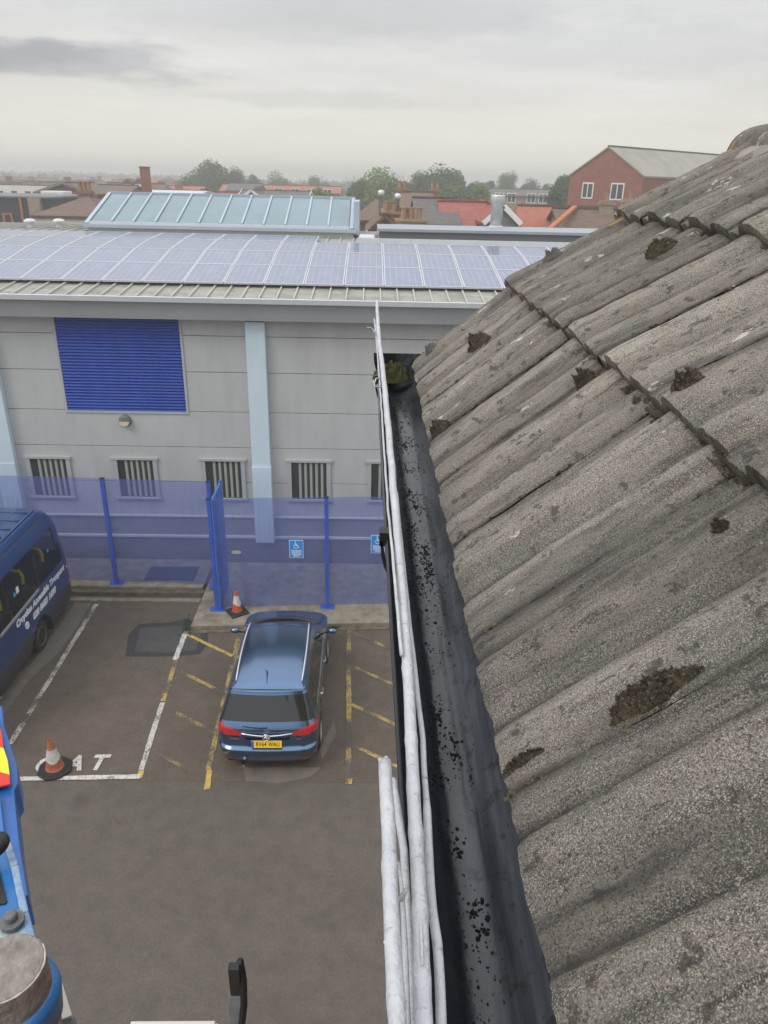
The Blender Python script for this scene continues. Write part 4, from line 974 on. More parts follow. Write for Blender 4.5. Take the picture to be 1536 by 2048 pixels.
zmain = lambda py: 9.196 if py < 610 else (9.06+0.136*max(0, (1100-py)/490)**0.8 if py < 1100 else 9.06)
mainpts = [(753.5, 602), (755, 632), (758.6, 684), (765, 736), (770.5, 788), (775, 840), (780, 892), (786, 971), (791, 1023), (797, 1096), (806, 1200), (812, 1290), (819, 1400), (823, 1498), (828.6, 1595), (833, 1693), (839, 1800), (843, 1921), (848, 2048), (854, 2200)]
tw = [([onZ(754, 668, 9.17), onZ(741, 656, 9.18), onZ(735, 655, 9.19)], [0.0035, 0.003, 0.002]), ([onZ(758, 700, 9.15), onZ(750, 650, 9.16), onZ(748.5, 638, 9.16)], [0.004, 0.0035, 0.003]),
      ([onZ(764, 757, 9.12), onZ(752, 757, 9.12), onZ(750, 765, 9.12)], [0.002, 0.002, 0.0015]), ([onZ(765, 775, 9.12), onZ(750, 773, 9.125), onZ(747, 762, 9.13)], [0.002, 0.002, 0.0015]),
      ([onZ(836, 1790, 9.062), onZ(842, 1850, 9.066), onZ(845, 1930, 9.07)], [0.002, 0.0016, 0.001])]
branch('longest whitewashed branch reaching from the bottom of the view to the gutter end', mainpts, zmain, lambda y: 0.0068 if y < 1.4 else 0.0068-0.0007*(y-1.4), [2.35, 2.1, 1.95, 1.8, 1.66, 1.5, 1.36, 1.22, 1.1, 0.97, 0.86, 0.75, 0.62, 0.56, 0.5, 0.42, 0.36], tw, 3)
branch('short thick whitewashed branch on the outer side, cut end upward', [(770, 1524), (774, 1600), (777, 1660), (781, 1790), (786, 1888), (792, 2000), (796, 2080), (800, 2200)], lambda py: 9.085, lambda y: 0.0066, [0.655, 0.58, 0.49, 0.44, 0.38, 0.33], (), 9)
branch('thin whitewashed branch lying against the gutter side of the longest one', [(793, 985), (800, 1060), (812, 1180), (824, 1290), (837, 1400), (846, 1480), (850, 1563), (857, 1693), (866, 1823), (874, 1888), (882, 2048), (888, 2200)], lambda py: 9.045, lambda y: 0.0031 if y > 0.55 else 0.0042, [1.2, 0.9, 0.66, 0.55, 0.41], (), 14)
branch('thin grey whitewashed branch lying low between the two thick ones', [(786, 1560), (798, 1640), (808, 1700), (812, 1800), (818, 1900), (822, 2048), (826, 2200)], lambda py: 9.03, lambda y: 0.0040, [0.6, 0.45], [([onZ(800, 1800, 9.06), onZ(806, 1790, 9.065), onZ(813, 1778, 9.07)], [0.0022, 0.0022, 0.0018]), ([onZ(797, 1725, 9.055), onZ(804, 1780, 9.055), onZ(810, 1900, 9.055), onZ(814, 2060, 9.055)], [0.001, 0.002, 0.0025, 0.003])], 21)
branch('slim whitewashed twig branch running beside the gutter rim at the far half', [(749, 640), (756, 720), (762, 800), (768, 900), (776, 1010), (786, 1120), (796, 1230), (803, 1310)], lambda py: 9.07, lambda y: 0.0024, [2.2, 1.7, 1.3], (), 30)
# ================================================================== VEHICLES
def ring(w, y0, y1, z, rr=0.25, rf=0.4, br=0.06, bf=0.15, NR=16, NC=9, NS=44):
    """half outline from the middle of the rear to the middle of the front; z may be a function of y"""
    P_ = []
    rr = min(rr, w*0.95); rf = min(rf, w*0.95)
    ry = lambda x: y0+br*(x/max(w, 1e-3))**2; fy = lambda x: y1-bf*(x/max(w, 1e-3))**2
    for i in range(NR): x = (w-rr)*i/NR; P_.append((x, ry(x)))
    ys0 = ry(w-rr); ye = fy(w-rf)
    for i in range(NC): a = math.pi/2*i/NC; P_.append((w-rr+rr*math.sin(a), ys0+rr*(1-math.cos(a))))
    for i in range(NS): P_.append((w, ys0+rr+(ye-rf-ys0-rr)*i/NS))
    for i in range(NC): a = math.pi/2*i/NC; P_.append((w-rf+rf*math.cos(a), ye-rf+rf*math.sin(a)))
    for i in range(NR+1): x = (w-rf)*(1-i/NR); P_.append((x, fy(x)))
    zf = z if callable(z) else (lambda y: z)
    return np.array([(x, y, zf(y)) for x, y in P_])
def shell(rings, sub=5):
    R_ = np.array(rings); K = len(R_); out = []; ks = []
    for i in range(K-1):
        p0 = R_[max(i-1, 0)]; p1 = R_[i]; p2 = R_[i+1]; p3 = R_[min(i+2, K-1)]
        for s_ in range(sub):
            t = s_/sub; h = 0.55
            m1 = (p2-p0)*0.5*h; m2 = (p3-p1)*0.5*h
            out.append((2*t**3-3*t**2+1)*p1+(t**3-2*t**2+t)*m1+(-2*t**3+3*t**2)*p2+(t**3-t**2)*m2); ks.append(i+t)
    out.append(R_[-1]); ks.append(K-1); return np.array(out), ks
def split_shell(Pts, ks, pred, mats, parent, flip=False):
    parts = {}
    n, m, _ = Pts.shape
    for side in (1, -1):
        Q = Pts*np.array((side, 1, 1))
        for i in range(n-1):
            for j in range(m-1):
                c = (Pts[i, j]+Pts[i+1, j]+Pts[i, j+1]+Pts[i+1, j+1])/4
                key = pred((ks[i]+ks[i+1])/2, j, c, side)
                if key is None: continue
                parts.setdefault(key, {'v': {}, 'vl': [], 'f': []}); d = parts[key]
                idx = []
                for a, b_ in ((i, j), (i, j+1), (i+1, j+1), (i+1, j)):
                    kk = (side if 0 < b_ < m-1 else 0, a, b_)
                    if kk not in d['v']: d['v'][kk] = len(d['vl']); d['vl'].append(tuple(Q[a, b_]))
                    idx.append(d['v'][kk])
                if len(set(idx)) >= 3: d['f'].append(tuple(idx) if side == 1 else tuple(idx[::-1]))
    objs = {}
    for key, d in parts.items():
        mb = MB(); mb.add(d['vl'], d['f']); nm = key.split('#')[0]
        objs[key] = mb.build(nm, mats.get(key) or mats[nm], parent, smooth=True, local=True)
    return objs
def wheel(parent, x, y, r, w, side, mt, mr):
    c = (x, y, r)
    t_ = MB(); t_.lathe([(r*0.62, -w/2), (r*0.93, -w/2), (r, -w/2+0.03), (r, w/2-0.03), (r*0.93, w/2), (r*0.62, w/2), (r*0.62, w/2-0.02)], c, 32, 'X')
    wh = t_.build('wheel', mt, parent, smooth=False, local=True)
    rm = MB(); s_ = side
    rm.lathe([(r*0.63, s_*(w/2-0.03)), (r*0.60, s_*(w/2+0.004)), (r*0.52, s_*(w/2-0.02)), (r*0.2, s_*(w/2-0.07)), (r*0.001, s_*(w/2-0.06))], c, 32, 'X')
    for k in range(10):
        a = 2*math.pi*k/10; p = np.array((x+s_*(w/2-0.045), y+0.14*r*math.cos(a), r+0.14*r*math.sin(a))); q = np.array((x+s_*(w/2-0.012), y+0.58*r*math.cos(a), r+0.58*r*math.sin(a)))
        rm.bar(p, q, 0.03, 0.02, up=(1, 0, 0))
    rm.build('rim', mr, wh)
    return wh
M['tyre'] = mat('tyre_rubber', (0.02, 0.02, 0.02), 0.85)
M['rim'] = mat('alloy_rim', (0.5, 0.5, 0.5), 0.35, metal=0.7)
M['car_paint'] = mat('metallic_blue_paint', (0.10, 0.18, 0.32), 0.17, metal=0.95, coat=1.0, var=0.04, vscale=1.5)
M['car_glass'] = mat('tinted_car_glass', (0.008, 0.012, 0.012), 0.05, spec=0.6, coat=0.3)
M['chrome'] = mat('chrome', (0.8, 0.8, 0.8), 0.15, metal=1.0)
M['rail'] = mat('satin_roof_rail', (0.75, 0.76, 0.78), 0.35, metal=0.5)
M['red_lamp'] = mat('red_lamp_glass', (0.5, 0.015, 0.02), 0.12, coat=1.0)
M['red_dark'] = mat('dark_red_lamp', (0.12, 0.006, 0.01), 0.15, coat=1.0)
M['plate_yellow'] = mat('plate_yellow', (0.85, 0.56, 0.03), 0.4)
M['plate_blue'] = mat('plate_blue', (0.02, 0.09, 0.5), 0.4)

car = thing('parked_car', 'dark metallic blue estate people carrier with silver roof rails in the disabled bay', 'car', (-1.69, 10.14, 0.0), math.radians(0.4))
hood = lambda a, b_, y0=3.35, y1=4.3: (lambda y: a if y < y0 else a+(b_-a)*((y-y0)/(y1-y0))**1.5)
rz_ = lambda o: (lambda y: 1.668-0.062*max(0.0, (2.15-y)/1.5)**2-0.10*max(0, (y-2.15))**1.5-o)
CRi = [ring(0.78, 0.12, 4.15, 0.20), ring(0.84, 0.03, 4.26, 0.30), ring(0.868, -0.04, 4.34, 0.46, rr=0.3), ring(0.875, -0.055, 4.36, 0.585, rr=0.3),
       ring(0.875, 0.005, 4.35, 0.64, rr=0.3), ring(0.875, 0.03, 4.32, hood(0.80, 0.72), rr=0.26, bf=0.22), ring(0.868, 0.05, 4.16, hood(0.93, 0.80), rr=0.22, bf=0.24),
       ring(0.835, 0.09, 3.55, hood(1.02, 0.98, 3.0, 3.6), rr=0.16, rf=0.3, bf=0.26), ring(0.665, 0.40, 2.62, hood(1.49, 1.50, 2.0, 2.7), rr=0.10, rf=0.15, bf=0.17),
       ring(0.625, 0.36, 2.50, rz_(0.068), rr=0.10, rf=0.13, bf=0.15, br=0.05), ring(0.55, 0.42, 2.38, rz_(0.032), rr=0.12, rf=0.14, bf=0.14), ring(0.34, 0.47, 2.30, rz_(0.006), rr=0.08, rf=0.1, br=0.02), ring(0.0, 0.53, 2.22, rz_(0.0), rr=0.0, rf=0.0, br=0, bf=0)]
Pc, kc = shell(CRi, 6)
def cpred(k, j, c, side):
    x, y, z = c; rear = j < 16+4; front = j >= 16+9+44+3
    if 7.14 < k < 7.90:
        if j < 16+3: return 'rear_window'
        if j < 16+7: return 'window_pillar#r%d' % side
        if j >= 16+9+44+6: return 'windscreen'
        if 16+9 <= j < 16+9+44+2:
            t = (j-25)/44; 
            for n_, (a, b_) in enumerate(((0.02, 0.20), (0.215, 0.50), (0.515, 0.80), (0.82, 0.98))):
                if a <= t <= b_: return 'side_window#%d%d' % (n_, side)
            return 'window_pillar#%d%d' % (min(4, int(t*5+0.5)), side) if 0.0 < t < 0.98 else 'body'
    if 0 <= k < 1.1: return 'lower_valance'
    zl = 0.86+0.13*max(0, (x-0.42)/0.4); zu = 0.90+0.20*max(0, (x-0.42)/0.4)
    if j < 16+9+1 and x > 0.44 and 0.845+0.03*(x-0.44) < z < 0.90+0.36*(x-0.44) and k < 7.06: return 'tail_light#%d' % side
    if j < 16+9 and 1.2 < k < 1.9 and x > 0.52: return 'reflector#%d' % side
    return 'body'
cm_ = {'body': M['car_paint'], 'rear_window': M['car_glass'], 'windscreen': M['car_glass'], 'window_pillar': M['black'], 'lower_valance': M['black']}
for s_ in (1, -1):
    cm_['tail_light#%d' % s_] = M['red_lamp']; cm_['reflector#%d' % s_] = M['red_dark']
    for n_ in range(4): cm_['side_window#%d%d' % (n_, s_)] = M['car_glass']
co = split_shell(Pc, kc, cpred, cm_, car)
def cl(name, mb, m, smooth=False, parent=car, bevel=0): return mb.build(name, m, parent, smooth, bevel, local=True)
for s_ in (1, -1):
    pts = [(s_*(0.575+0.02*math.sin(math.pi*k/14)), 0.62+k*0.13, rz_(0.035)(0.62+k*0.13)+0.018*math.sin(math.pi*k/14)) for k in range(15)]
    cl('roof_rail', MB().tube(pts, [0.004]+[0.014]*13+[0.004], 8), M['rail'], True)
    mi = MB(); blob(mi, (s_*1.01, 3.02, 1.04), (0.125, 0.08, 0.085), seed=1, rough=0.02); mi.v = mi.v
    m_ = cl('door_mirror', mi, M['car_paint'], True); ss_ = m_.modifiers.new('s', 'SUBSURF'); ss_.levels = 2; ss_.render_levels = 2
    MB().tube([(s_*0.84, 3.08, 0.97), (s_*0.93, 3.04, 1.0)], 0.022, 8).build('mirror_arm', M['black'], m_)
    for y in (1.18, 2.2): cl('door_handle', MB().tube([(s_*0.872, y, 0.86), (s_*0.90, y+0.03, 0.865), (s_*0.90, y+0.17, 0.865), (s_*0.872, y+0.2, 0.86)], 0.012, 6), M['chrome'])
    for y in (0.80, 3.45):
        wheel(car, s_*0.78, y, 0.315, 0.21, s_, M['tyre'], M['rim'])
        ar = []; 
        for k in range(19):
            a = math.pi*k/18; ar.append((s_*0.8745, y+0.375*math.cos(a), 0.315+0.375*math.sin(a)))
        lo = [(s_*0.875, y-0.33, 0.22), (s_*0.875, y+0.33, 0.22)]
        wa = MB(); wa.prism(ar+[(s_*0.8745, y-0.375, 0.22), (s_*0.8745, y+0.375, 0.22)], (s_*0.004, 0, 0)); cl('wheel_arch', wa, M['black'])
    for yd in (0.98, 1.93, 2.93):
        cl('door_gap', MB().box((s_*0.8705, yd-0.004, 0.36), (s_*0.8775, yd+0.004, 0.90)), M['black'])
    cl('side_strip', MB().bar((s_*0.83, 0.7, 1.018), (s_*0.83, 3.1, 1.016), 0.02, 0.012), M['chrome'])
# rear details
cl('tailgate_gap', MB().tube([(x, 0.392+0.02*(x/0.6)**2, 1.553) for x in np.linspace(-0.6, 0.6, 15)], 0.005, 6), M['black'])
ch = [(x, -0.005+0.045*(x/0.45)**2+0.0, 0.885-0.012*math.cos(x*6)) for x in np.linspace(-0.45, 0.45, 19)]
cl('chrome_strip', MB().tube(ch, [0.006]+[0.014]*17+[0.006], 8), M['chrome'], True)
bd = MB(); bd.tube([(0.062*math.cos(a), -0.028, 0.865+0.062*math.sin(a)) for a in np.linspace(0, 2*math.pi, 25)], 0.008, 6); bd.lathe([(0.05, -0.006), (0.05, 0.006)], (0, -0.02, 0.865), 20, 'Y')
bd.bar((-0.04, -0.035, 0.875), (0.03, -0.035, 0.86), 0.012, 0.012); bd.bar((0.03, -0.035, 0.86), (0.05, -0.035, 0.84), 0.01, 0.01)
cl('badge', bd, M['chrome'], True)
cl('plate_recess', MB().prism([(-0.40, -0.0, 0.80), (0.40, -0.0, 0.80), (0.33, -0.0, 0.655), (-0.33, -0.0, 0.655)], (0, -0.012, 0)), M['car_paint'])
pl = cl('number_plate', MB().prism([(-0.262, -0.058, 0.668), (0.262, -0.058, 0.668), (0.262, -0.020, 0.785), (-0.262, -0.020, 0.785)], (0, 0.008, 0.0)), M['plate_yellow'])
MB().prism([(-0.262, -0.0595, 0.668), (-0.215, -0.0595, 0.668), (-0.215, -0.0215, 0.785), (-0.262, -0.0215, 0.785)], (0, 0.001, 0.0)).build('plate_band', M['plate_blue'], pl)
text_mesh('plate_lettering', 'RV64 WAU', 0.112, M['black'], pl, frame_matrix((0.024, -0.0408, 0.7265), (1, 0, 0), (0, 0.31, 0.95)) @ Matrix.Diagonal((0.70, 1, 1, 1)), bold=0.001, space=1.08)
text_mesh('model_lettering', 'ZAFIRA', 0.045, M['chrome'], car, frame_matrix((-0.55, 0.020, 0.80), (1, 0.0, 0), (0, 0, 1)), bold=0.002, local=True)
text_mesh('model_lettering', 'CDTi', 0.036, M['chrome'], car, frame_matrix((0.55, 0.020, 0.80), (1, 0.0, 0), (0, 0, 1)), bold=0.002, local=True)
cl('wiper', MB().tube([(0.02, 0.05, 1.0), (-0.10, 0.04, 0.99), (-0.42, 0.10, 1.0)], 0.009, 6), M['black'])
cl('antenna', MB().tube([(-0.05, 0.80, 1.63), (-0.05, 0.75, 1.68), (-0.055, 0.58, 1.82)], [0.016, 0.008, 0.003], 6), M['black'])
cl('exhaust_pipe', MB().lathe([(0.036, 0.0), (0.036, 0.12)], (-0.42, -0.03, 0.235), 16, 'Y'), M['chrome'])
cl('wiper_cowl', MB().tube([(x, 3.58-0.26*(x/0.8)**2, 1.0) for x in np.linspace(-0.72, 0.72, 15)], 0.03, 6), M['black'], True)
cl('sunroof', MB().prism([(-0.46, 1.95, 1.6365), (0.46, 1.95, 1.6365), (0.44, 2.3, 1.615), (-0.44, 2.3, 1.615)], (0, 0, 0.006)), M['car_paint']) if False else None
cl('underbody', MB().box((-0.72, 0.2, 0.16), (0.72, 4.1, 0.3)), M['black'])

# ---- minibus, reversed against the kerb, nose towards the camera side
M['van_paint'] = mat('navy_blue_paint', (0.010, 0.042, 0.15), 0.28, coat=0.6, var=0.05, vscale=1)
M['van_trim'] = mat('dark_grey_trim', (0.045, 0.047, 0.055), 0.6)
M['yellow_plastic'] = mat('yellow_grab_handle', (0.65, 0.6, 0.03), 0.4)
M['white_vinyl'] = mat('white_vinyl', (0.8, 0.8, 0.8), 0.5)
def glassmix(name, a):
    m = mat(name, (0.01, 0.014, 0.016), 0.08, spec=0.7); t, b = nodes_of(m); b.inputs['Alpha'].default_value = a; return m
M['van_glass'] = glassmix('dark_minibus_glass', 0.5)
van = thing('minibus', 'navy blue minibus with white lettering at the left edge beside the empty bay', 'minibus', (-8.06, 15.86, 0.0), math.pi)
VR = [ring(0.94, 0.10, 5.9, 0.26, rr=0.2), ring(0.985, 0.02, 6.0, 0.42, rr=0.2), ring(1.0, 0.0, 6.0, 0.72, rr=0.2), ring(1.005, 0.01, 5.95, 1.0, rr=0.2), ring(0.995, 0.06, 5.3, 1.46, rr=0.2),
      ring(0.945, 0.22, 4.9, 2.36, rr=0.2), ring(0.905, 0.31, 4.7, 2.57, rr=0.22), ring(0.84, 0.42, 4.6, 2.71, rr=0.22), ring(0.72, 0.52, 4.4, 2.785, rr=0.25), ring(0.4, 0.58, 4.3, 2.81), ring(0.0, 0.62, 4.25, 2.82, rr=0.0, rf=0.0, br=0, bf=0)]
Pv, kv = shell(VR, 8)
def vpred(k, j, c, side):
    x, y, z = c
    if 0 <= k < 1.9: 
        for wy in (1.92, 5.2):
            if (y-wy)**2+(z-0.34)**2 < 0.47**2 and x > 0.8: return None
        return 'lower_trim'
    if x > 0.8:
        for wy in (1.92, 5.2):
            if (y-wy)**2+(z-0.34)**2 < 0.47**2: return None
    if 4.05 < k < 4.97 and x > 0.88:
        y0 = 0.36+0.36*(z-1.46)
        for n_, (a, b_) in enumerate(((y0, 1.62), (1.70, 3.0), (3.08, 4.3))):
            if a < y < b_: return 'side_window#%d%d' % (n_, side)
        if y0 < y < 4.35: return 'window_pillar#%d%d' % (int(y+0.4), side)
    if 4.1 < k < 4.9 and j < 15 and x < 0.72: return 'rear_window'
    if 2.55 < k < 4.6 and j >= 18 and j < 26 and y < 0.27: return 'tail_light#%d' % side
    return 'body'
vm = {'body': M['van_paint'], 'lower_trim': M['van_trim'], 'window_pillar': M['black'], 'rear_window': M['van_glass']}
for s_ in (1, -1):
    vm['tail_light#%d' % s_] = M['red_lamp']
    for n_ in range(3): vm['side_window#%d%d' % (n_, s_)] = M['van_glass']
split_shell(Pv, kv, vpred, vm, van)
def vl(name, mb, m, smooth=False, bevel=0, parent=van): return mb.build(name, m, parent, smooth, bevel, local=True)
for s_ in (1, -1):
    for wy in (1.92, 5.2):
        wheel(van, s_*0.84, wy, 0.345, 0.22, s_, M['tyre'], M['rim'])
        wa = []
        A = [(s_*1.003, wy+0.475*math.cos(a), 0.34+0.475*math.sin(a)) for a in np.linspace(-0.25, math.pi+0.25, 24)]
        Bq = [(s_*0.80, p[1], p[2]) for p in A]; g_ = MB(); g_.grid([A, Bq] if s_ > 0 else [Bq, A]); vl('wheel_arch', g_, M['black'])
    vl('waist_moulding', MB().box((s_*1.001, 0.35, 0.74), (s_*1.018, 1.42, 0.78)), M['van_trim'])
    vl('waist_moulding', MB().box((s_*1.001, 2.42, 0.74), (s_*1.018, 4.4, 0.78)), M['van_trim'])
    vl('roof_seam', MB().tube([(s_*0.845, y, 2.714) for y in np.linspace(0.75, 4.4, 12)], 0.012, 6), M['black'])
    vl('side_marker', MB().lathe([(0.03, -0.005), (0.03, 0.02)], (s_*0.99, 2.75, 0.62), 12, 'X'), mat('orange_marker', (0.6, 0.15, 0.03), 0.3))
    vl('side_marker', MB().box((s_*0.985, 0.20, 0.80), (s_*1.012, 0.29, 0.84)), mat('orange_marker', (0.6, 0.15, 0.03), 0.3))
for y in np.arange(0.85, 4.4, 0.42): vl('roof_rib', MB().box((-0.60, y-0.02, 2.80), (0.60, y+0.02, 2.832)), M['van_paint'], bevel=0.005)
for x in (-0.66, 0.66, -0.30, 0.30): vl('roof_rib', MB().bar((x, 0.70, 2.80), (x, 4.4, 2.80), 0.05, 0.04), M['van_paint'], bevel=0.008)
vl('cabin_floor', MB().box((-0.9, 0.2, 0.5), (0.9, 5.0, 0.62)), M['black'])
# grey sliding-door rail on the kerb side (camera side is local -x because the bus is turned round)
vl('door_rail', MB().bar((-1.004, 1.78, 1.43), (-1.008, 3.6, 1.43), 0.03, 0.06), mat('grey_rail', (0.3, 0.3, 0.3), 0.4), bevel=0.008)
for y in (1.15, 2.15, 3.2):
    st = vl('seat', MB().box((-0.86, y-0.10, 0.63), (-0.42, y+0.02, 2.0)), mat('dark_seat', (0.03, 0.05, 0.08), 0.9), bevel=0.05)
    MB().tube([(-0.88, y-0.02, 1.76), (-0.89, y-0.02, 1.95), (-0.84, y-0.02, 2.06), (-0.62, y-0.02, 2.09), (-0.46, y-0.02, 2.02)], 0.034, 8).build('grab_handle', M['yellow_plastic'], st)
M['cyan'] = mat('light_blue_sticker', (0.03, 0.35, 0.75), 0.4)
for (y, z, r) in ((1.02, 1.98, 0.045), (2.75, 1.86, 0.05)):
    vl('window_sticker', MB().lathe([(r, 0), (r, 0.003)], (-0.966-0.06*(2.2-z)-0.002, y, z), 16, 'X'), M['cyan'])
vl('window_sticker', MB().box((-0.984, 2.55, 1.82), (-0.981, 2.66, 1.96)), M['white_vinyl'])
fmv = lambda y, z: frame_matrix((-1.016, y, z), (0, -1, 0), (0, 0, 1))
text_mesh('side_lettering', 'Croydon Accessible Transport', 0.20, M['white_vinyl'], van, fmv(1.73, 1.27), shear=0.25, bold=0.011, extrude=0.001, local=True)
text_mesh('side_lettering', '020 8683 1690', 0.20, M['white_vinyl'], van, fmv(1.66, 1.02), shear=0.25, bold=0.012, extrude=0.001, local=True)
ph = MB(); 
rr_ = [(-1.016, 2.56+0.07*math.cos(a), 1.02+0.07*math.sin(a)) for a in np.linspace(0, 2*math.pi, 20)]
ph.tube(rr_, 0.012, 6); ph.tube([(-1.016, 2.59, 1.04), (-1.016, 2.56, 1.06), (-1.016, 2.53, 1.04)], 0.012, 6); ph.box((-1.019, 2.535, 0.985), (-1.014, 2.585, 1.025)); vl('telephone_symbol', ph, M['white_vinyl'])
tr = MB(); tr.prism([(-1.006, 0.27, 1.18), (-1.006, 0.33, 1.18), (-1.006, 0.30, 1.24)], (-0.004, 0, 0)); vl('door_sticker', tr, M['white_vinyl'])

# ================================================================== CONES
def cone(loc, label, rz, tilt, cbody, cslv, h=0.60, rb=0.15, oct_=True):
    c_ = thing('traffic_cone', label, 'traffic cone', loc, rz, 'orange and white traffic cones')
    bs = MB(); n_ = 8 if oct_ else 4; r0 = 0.30 if oct_ else 0.31
    a0 = math.pi/n_
    bot = [(r0*math.cos(a0+2*math.pi*k/n_), r0*math.sin(a0+2*math.pi*k/n_), 0.0) for k in range(n_)]
    bs.prism(bot, (0, 0, 0.035)); bs.lathe([(rb+0.05, 0.035), (rb+0.02, 0.06)], (0, 0, 0), 20)
    bs.build('base', M['tyre'], c_, bevel=0.008, local=True)
    R0 = lambda z: rb*(1-z/h)+0.032*(z/h)
    pr_ = [(R0(0.0), 0.05), (R0(0.1)*0.99, 0.1)]+[(R0(z), z) for z in (0.2, 0.27)]+[(R0(z), z) for z in (0.45, 0.5, h)]
    bd_ = MB().lathe(pr_+[(0.03, h-0.0), (0.022, h-0.02), (0.02, h-0.15)], (0, 0, 0), 24).build('cone_body', cbody, c_, smooth=False, local=True)
    sl_ = MB(); Pg = []
    for i in range(9):
        z = 0.26+0.21*i/8; row = []
        for k in range(33):
            a = 2*math.pi*k/32; dz = (-0.055*max(0, math.cos(a-4.9))**3 if i == 0 else 0); r = R0(z+dz)+0.005+0.004*mn.noise(Vector((math.cos(a)*2, math.sin(a)*2, z*12)))
            row.append((r*math.cos(a), r*math.sin(a), z+dz))
        Pg.append(row)
    sl_.grid(Pg); sl_.build('reflective_sleeve', cslv, c_, smooth=True, local=True)
    return c_
p = onZ(108, 1543, 0.014); 
cone((p[0]+0.0, p[1]+0.06, 0.014), 'faded orange traffic cone with grubby base standing on the white bay line', 0.2, 0, mat('faded_orange_plastic', (0.30, 0.075, 0.03), 0.6, col2=(0.46, 0.16, 0.08), vscale=7), mat('dirty_white_sleeve', (0.42, 0.41, 0.38), 0.5, col2=(0.62, 0.6, 0.56), vscale=9), h=0.66, rb=0.165)
p = onZ(474, 1226, 0.14)
cone((p[0], p[1]+0.05, 0.131), 'bright orange traffic cone on the concrete apron beside the fence return', 0.6, 0, mat('orange_plastic', (0.55, 0.09, 0.03), 0.5, var=0.15, vscale=6), mat('white_sleeve', (0.62, 0.6, 0.57), 0.5, var=0.1), h=0.58, rb=0.13, oct_=False)
# crumpled clear plastic bag
m_bag = bpy.data.materials.new('clear_plastic'); m_bag.use_nodes = True; t = m_bag.node_tree; b = t.nodes['Principled BSDF']; b.inputs['Base Color'].default_value = (0.7, 0.7, 0.72, 1); b.inputs['Roughness'].default_value = 0.2
tr = t.nodes.new('ShaderNodeBsdfTransparent'); mx = t.nodes.new('ShaderNodeMixShader'); mx.inputs[0].default_value = 0.22; t.links.new(tr.outputs[0], mx.inputs[1]); t.links.new(b.outputs[0], mx.inputs[2]); t.links.new(mx.outputs[0], t.nodes['Material Output'].inputs[0])
bg_ = MB(); Pg = []
pb_ = onZ(470, 1218, 0.13)
for i in range(19):
    row = []
    for j in range(29):
        a = 2*math.pi*j/28; z = 0.13+0.62*i/18; r = 0.20*(1-0.25*(i/18)**2); q_ = Vector((math.cos(a)*3, math.sin(a)*3, z*6)); k_ = 1+0.35*mn.noise(q_)+0.2*mn.noise(q_*3)
        row.append((pb_[0]+0.0+r*k_*math.cos(a), pb_[1]+0.20+r*0.7*k_*math.sin(a), z))
    Pg.append(row)
bg_.grid(Pg); tag(bg_.build('plastic_bag', m_bag), 'crumpled clear plastic sheeting standing behind the cone by the fence', 'plastic bag')

# ================================================================== BOOM LIFT (bottom left corner)
M['lift_blue'] = mat('boom_blue_paint', (0.013, 0.12, 0.36), 0.38, col2=(0.02, 0.17, 0.46), vscale=9, coat=0.3, bump=0.15, bscale=40)
M['lift_blue2'] = mat('boom_bright_blue_paint', (0.01, 0.10, 0.36), 0.4, var=0.15, vscale=6, coat=0.3)
M['worn_edge'] = mat('worn_blue_edge', (0.12, 0.24, 0.45), 0.5, col2=(0.36, 0.44, 0.55), vscale=30)
M['haze_grease'] = mat('pale_worn_paint', (0.22, 0.34, 0.40), 0.5, col2=(0.5, 0.56, 0.55), vscale=18)
M['dirt_disc'] = mat('dusty_rubber', (0.19, 0.17, 0.145), 0.95, col2=(0.32, 0.295, 0.26), vscale=22, bump=1.0, bscale=45)
M['steel_grey'] = mat('dull_grey_steel', (0.09, 0.095, 0.10), 0.5, col2=(0.2, 0.2, 0.2), vscale=16)
M['cream'] = mat('cream_paint', (0.62, 0.60, 0.52), 0.5, var=0.05)
lift = thing('boom_lift', 'blue boom lift arm with red and yellow chevrons and dusty round cap', 'boom lift', tuple(onZ(20, 1940, 7.2)))
def flatpoly(name, pts, z, th, m, bevel=0.004, parent=None):
    return MB().prism([tuple(onZ(*p, z)) for p in pts], (0, 0, -th)).build(name, m, parent or lift, bevel=bevel)
flatpoly('upper_arm', [(-160, 1395), (4, 1412), (8, 1450), (34, 1530), (36, 1566), (28, 1580), (38, 1680), (56, 1790), (-160, 1820)], 7.20, 0.16, M['lift_blue2'])
flatpoly('arm_recess', [(-100, 1600), (0, 1590), (10, 1680), (20, 1760), (-100, 1780)], 7.222, 0.02, M['lift_blue'])
cp_ = MB()
chev = [('r', [(-80, 1400), (-6, 1440), (3, 1464), (7, 1495), (-80, 1470)]), ('y', [(-80, 1471), (7, 1496), (15, 1520), (19, 1549), (-80, 1520)]), ('r', [(-80, 1521), (19, 1550), (20, 1568), (-80, 1590)])]
mred = mat('chevron_red', (0.62, 0.03, 0.015), 0.4); myel = mat('chevron_yellow', (0.85, 0.72, 0.02), 0.4)
for k_, pts in chev: flatpoly('chevron_stripe', pts, 7.232, 0.008, mred if k_ == 'r' else myel, 0)
flatpoly('side_plate', [(-160, 1690), (16, 1690), (28, 1720), (38, 1770), (52, 1830), (62, 1880), (78, 1928), (92, 1975), (96, 2000), (60, 2085), (-160, 2100)], 7.62, 0.05, M['lift_blue'], 0.006)
for k_, (a, b_) in enumerate((((16, 1690), (30, 1735)), ((30, 1735), (50, 1830)), ((50, 1830), (74, 1920)), ((74, 1920), (95, 1990)))):
    MB().bar(onZ(*a, 7.625), onZ(*b_, 7.625), 0.022, 0.02).build('edge_weld', M['worn_edge'], lift, bevel=0.005)
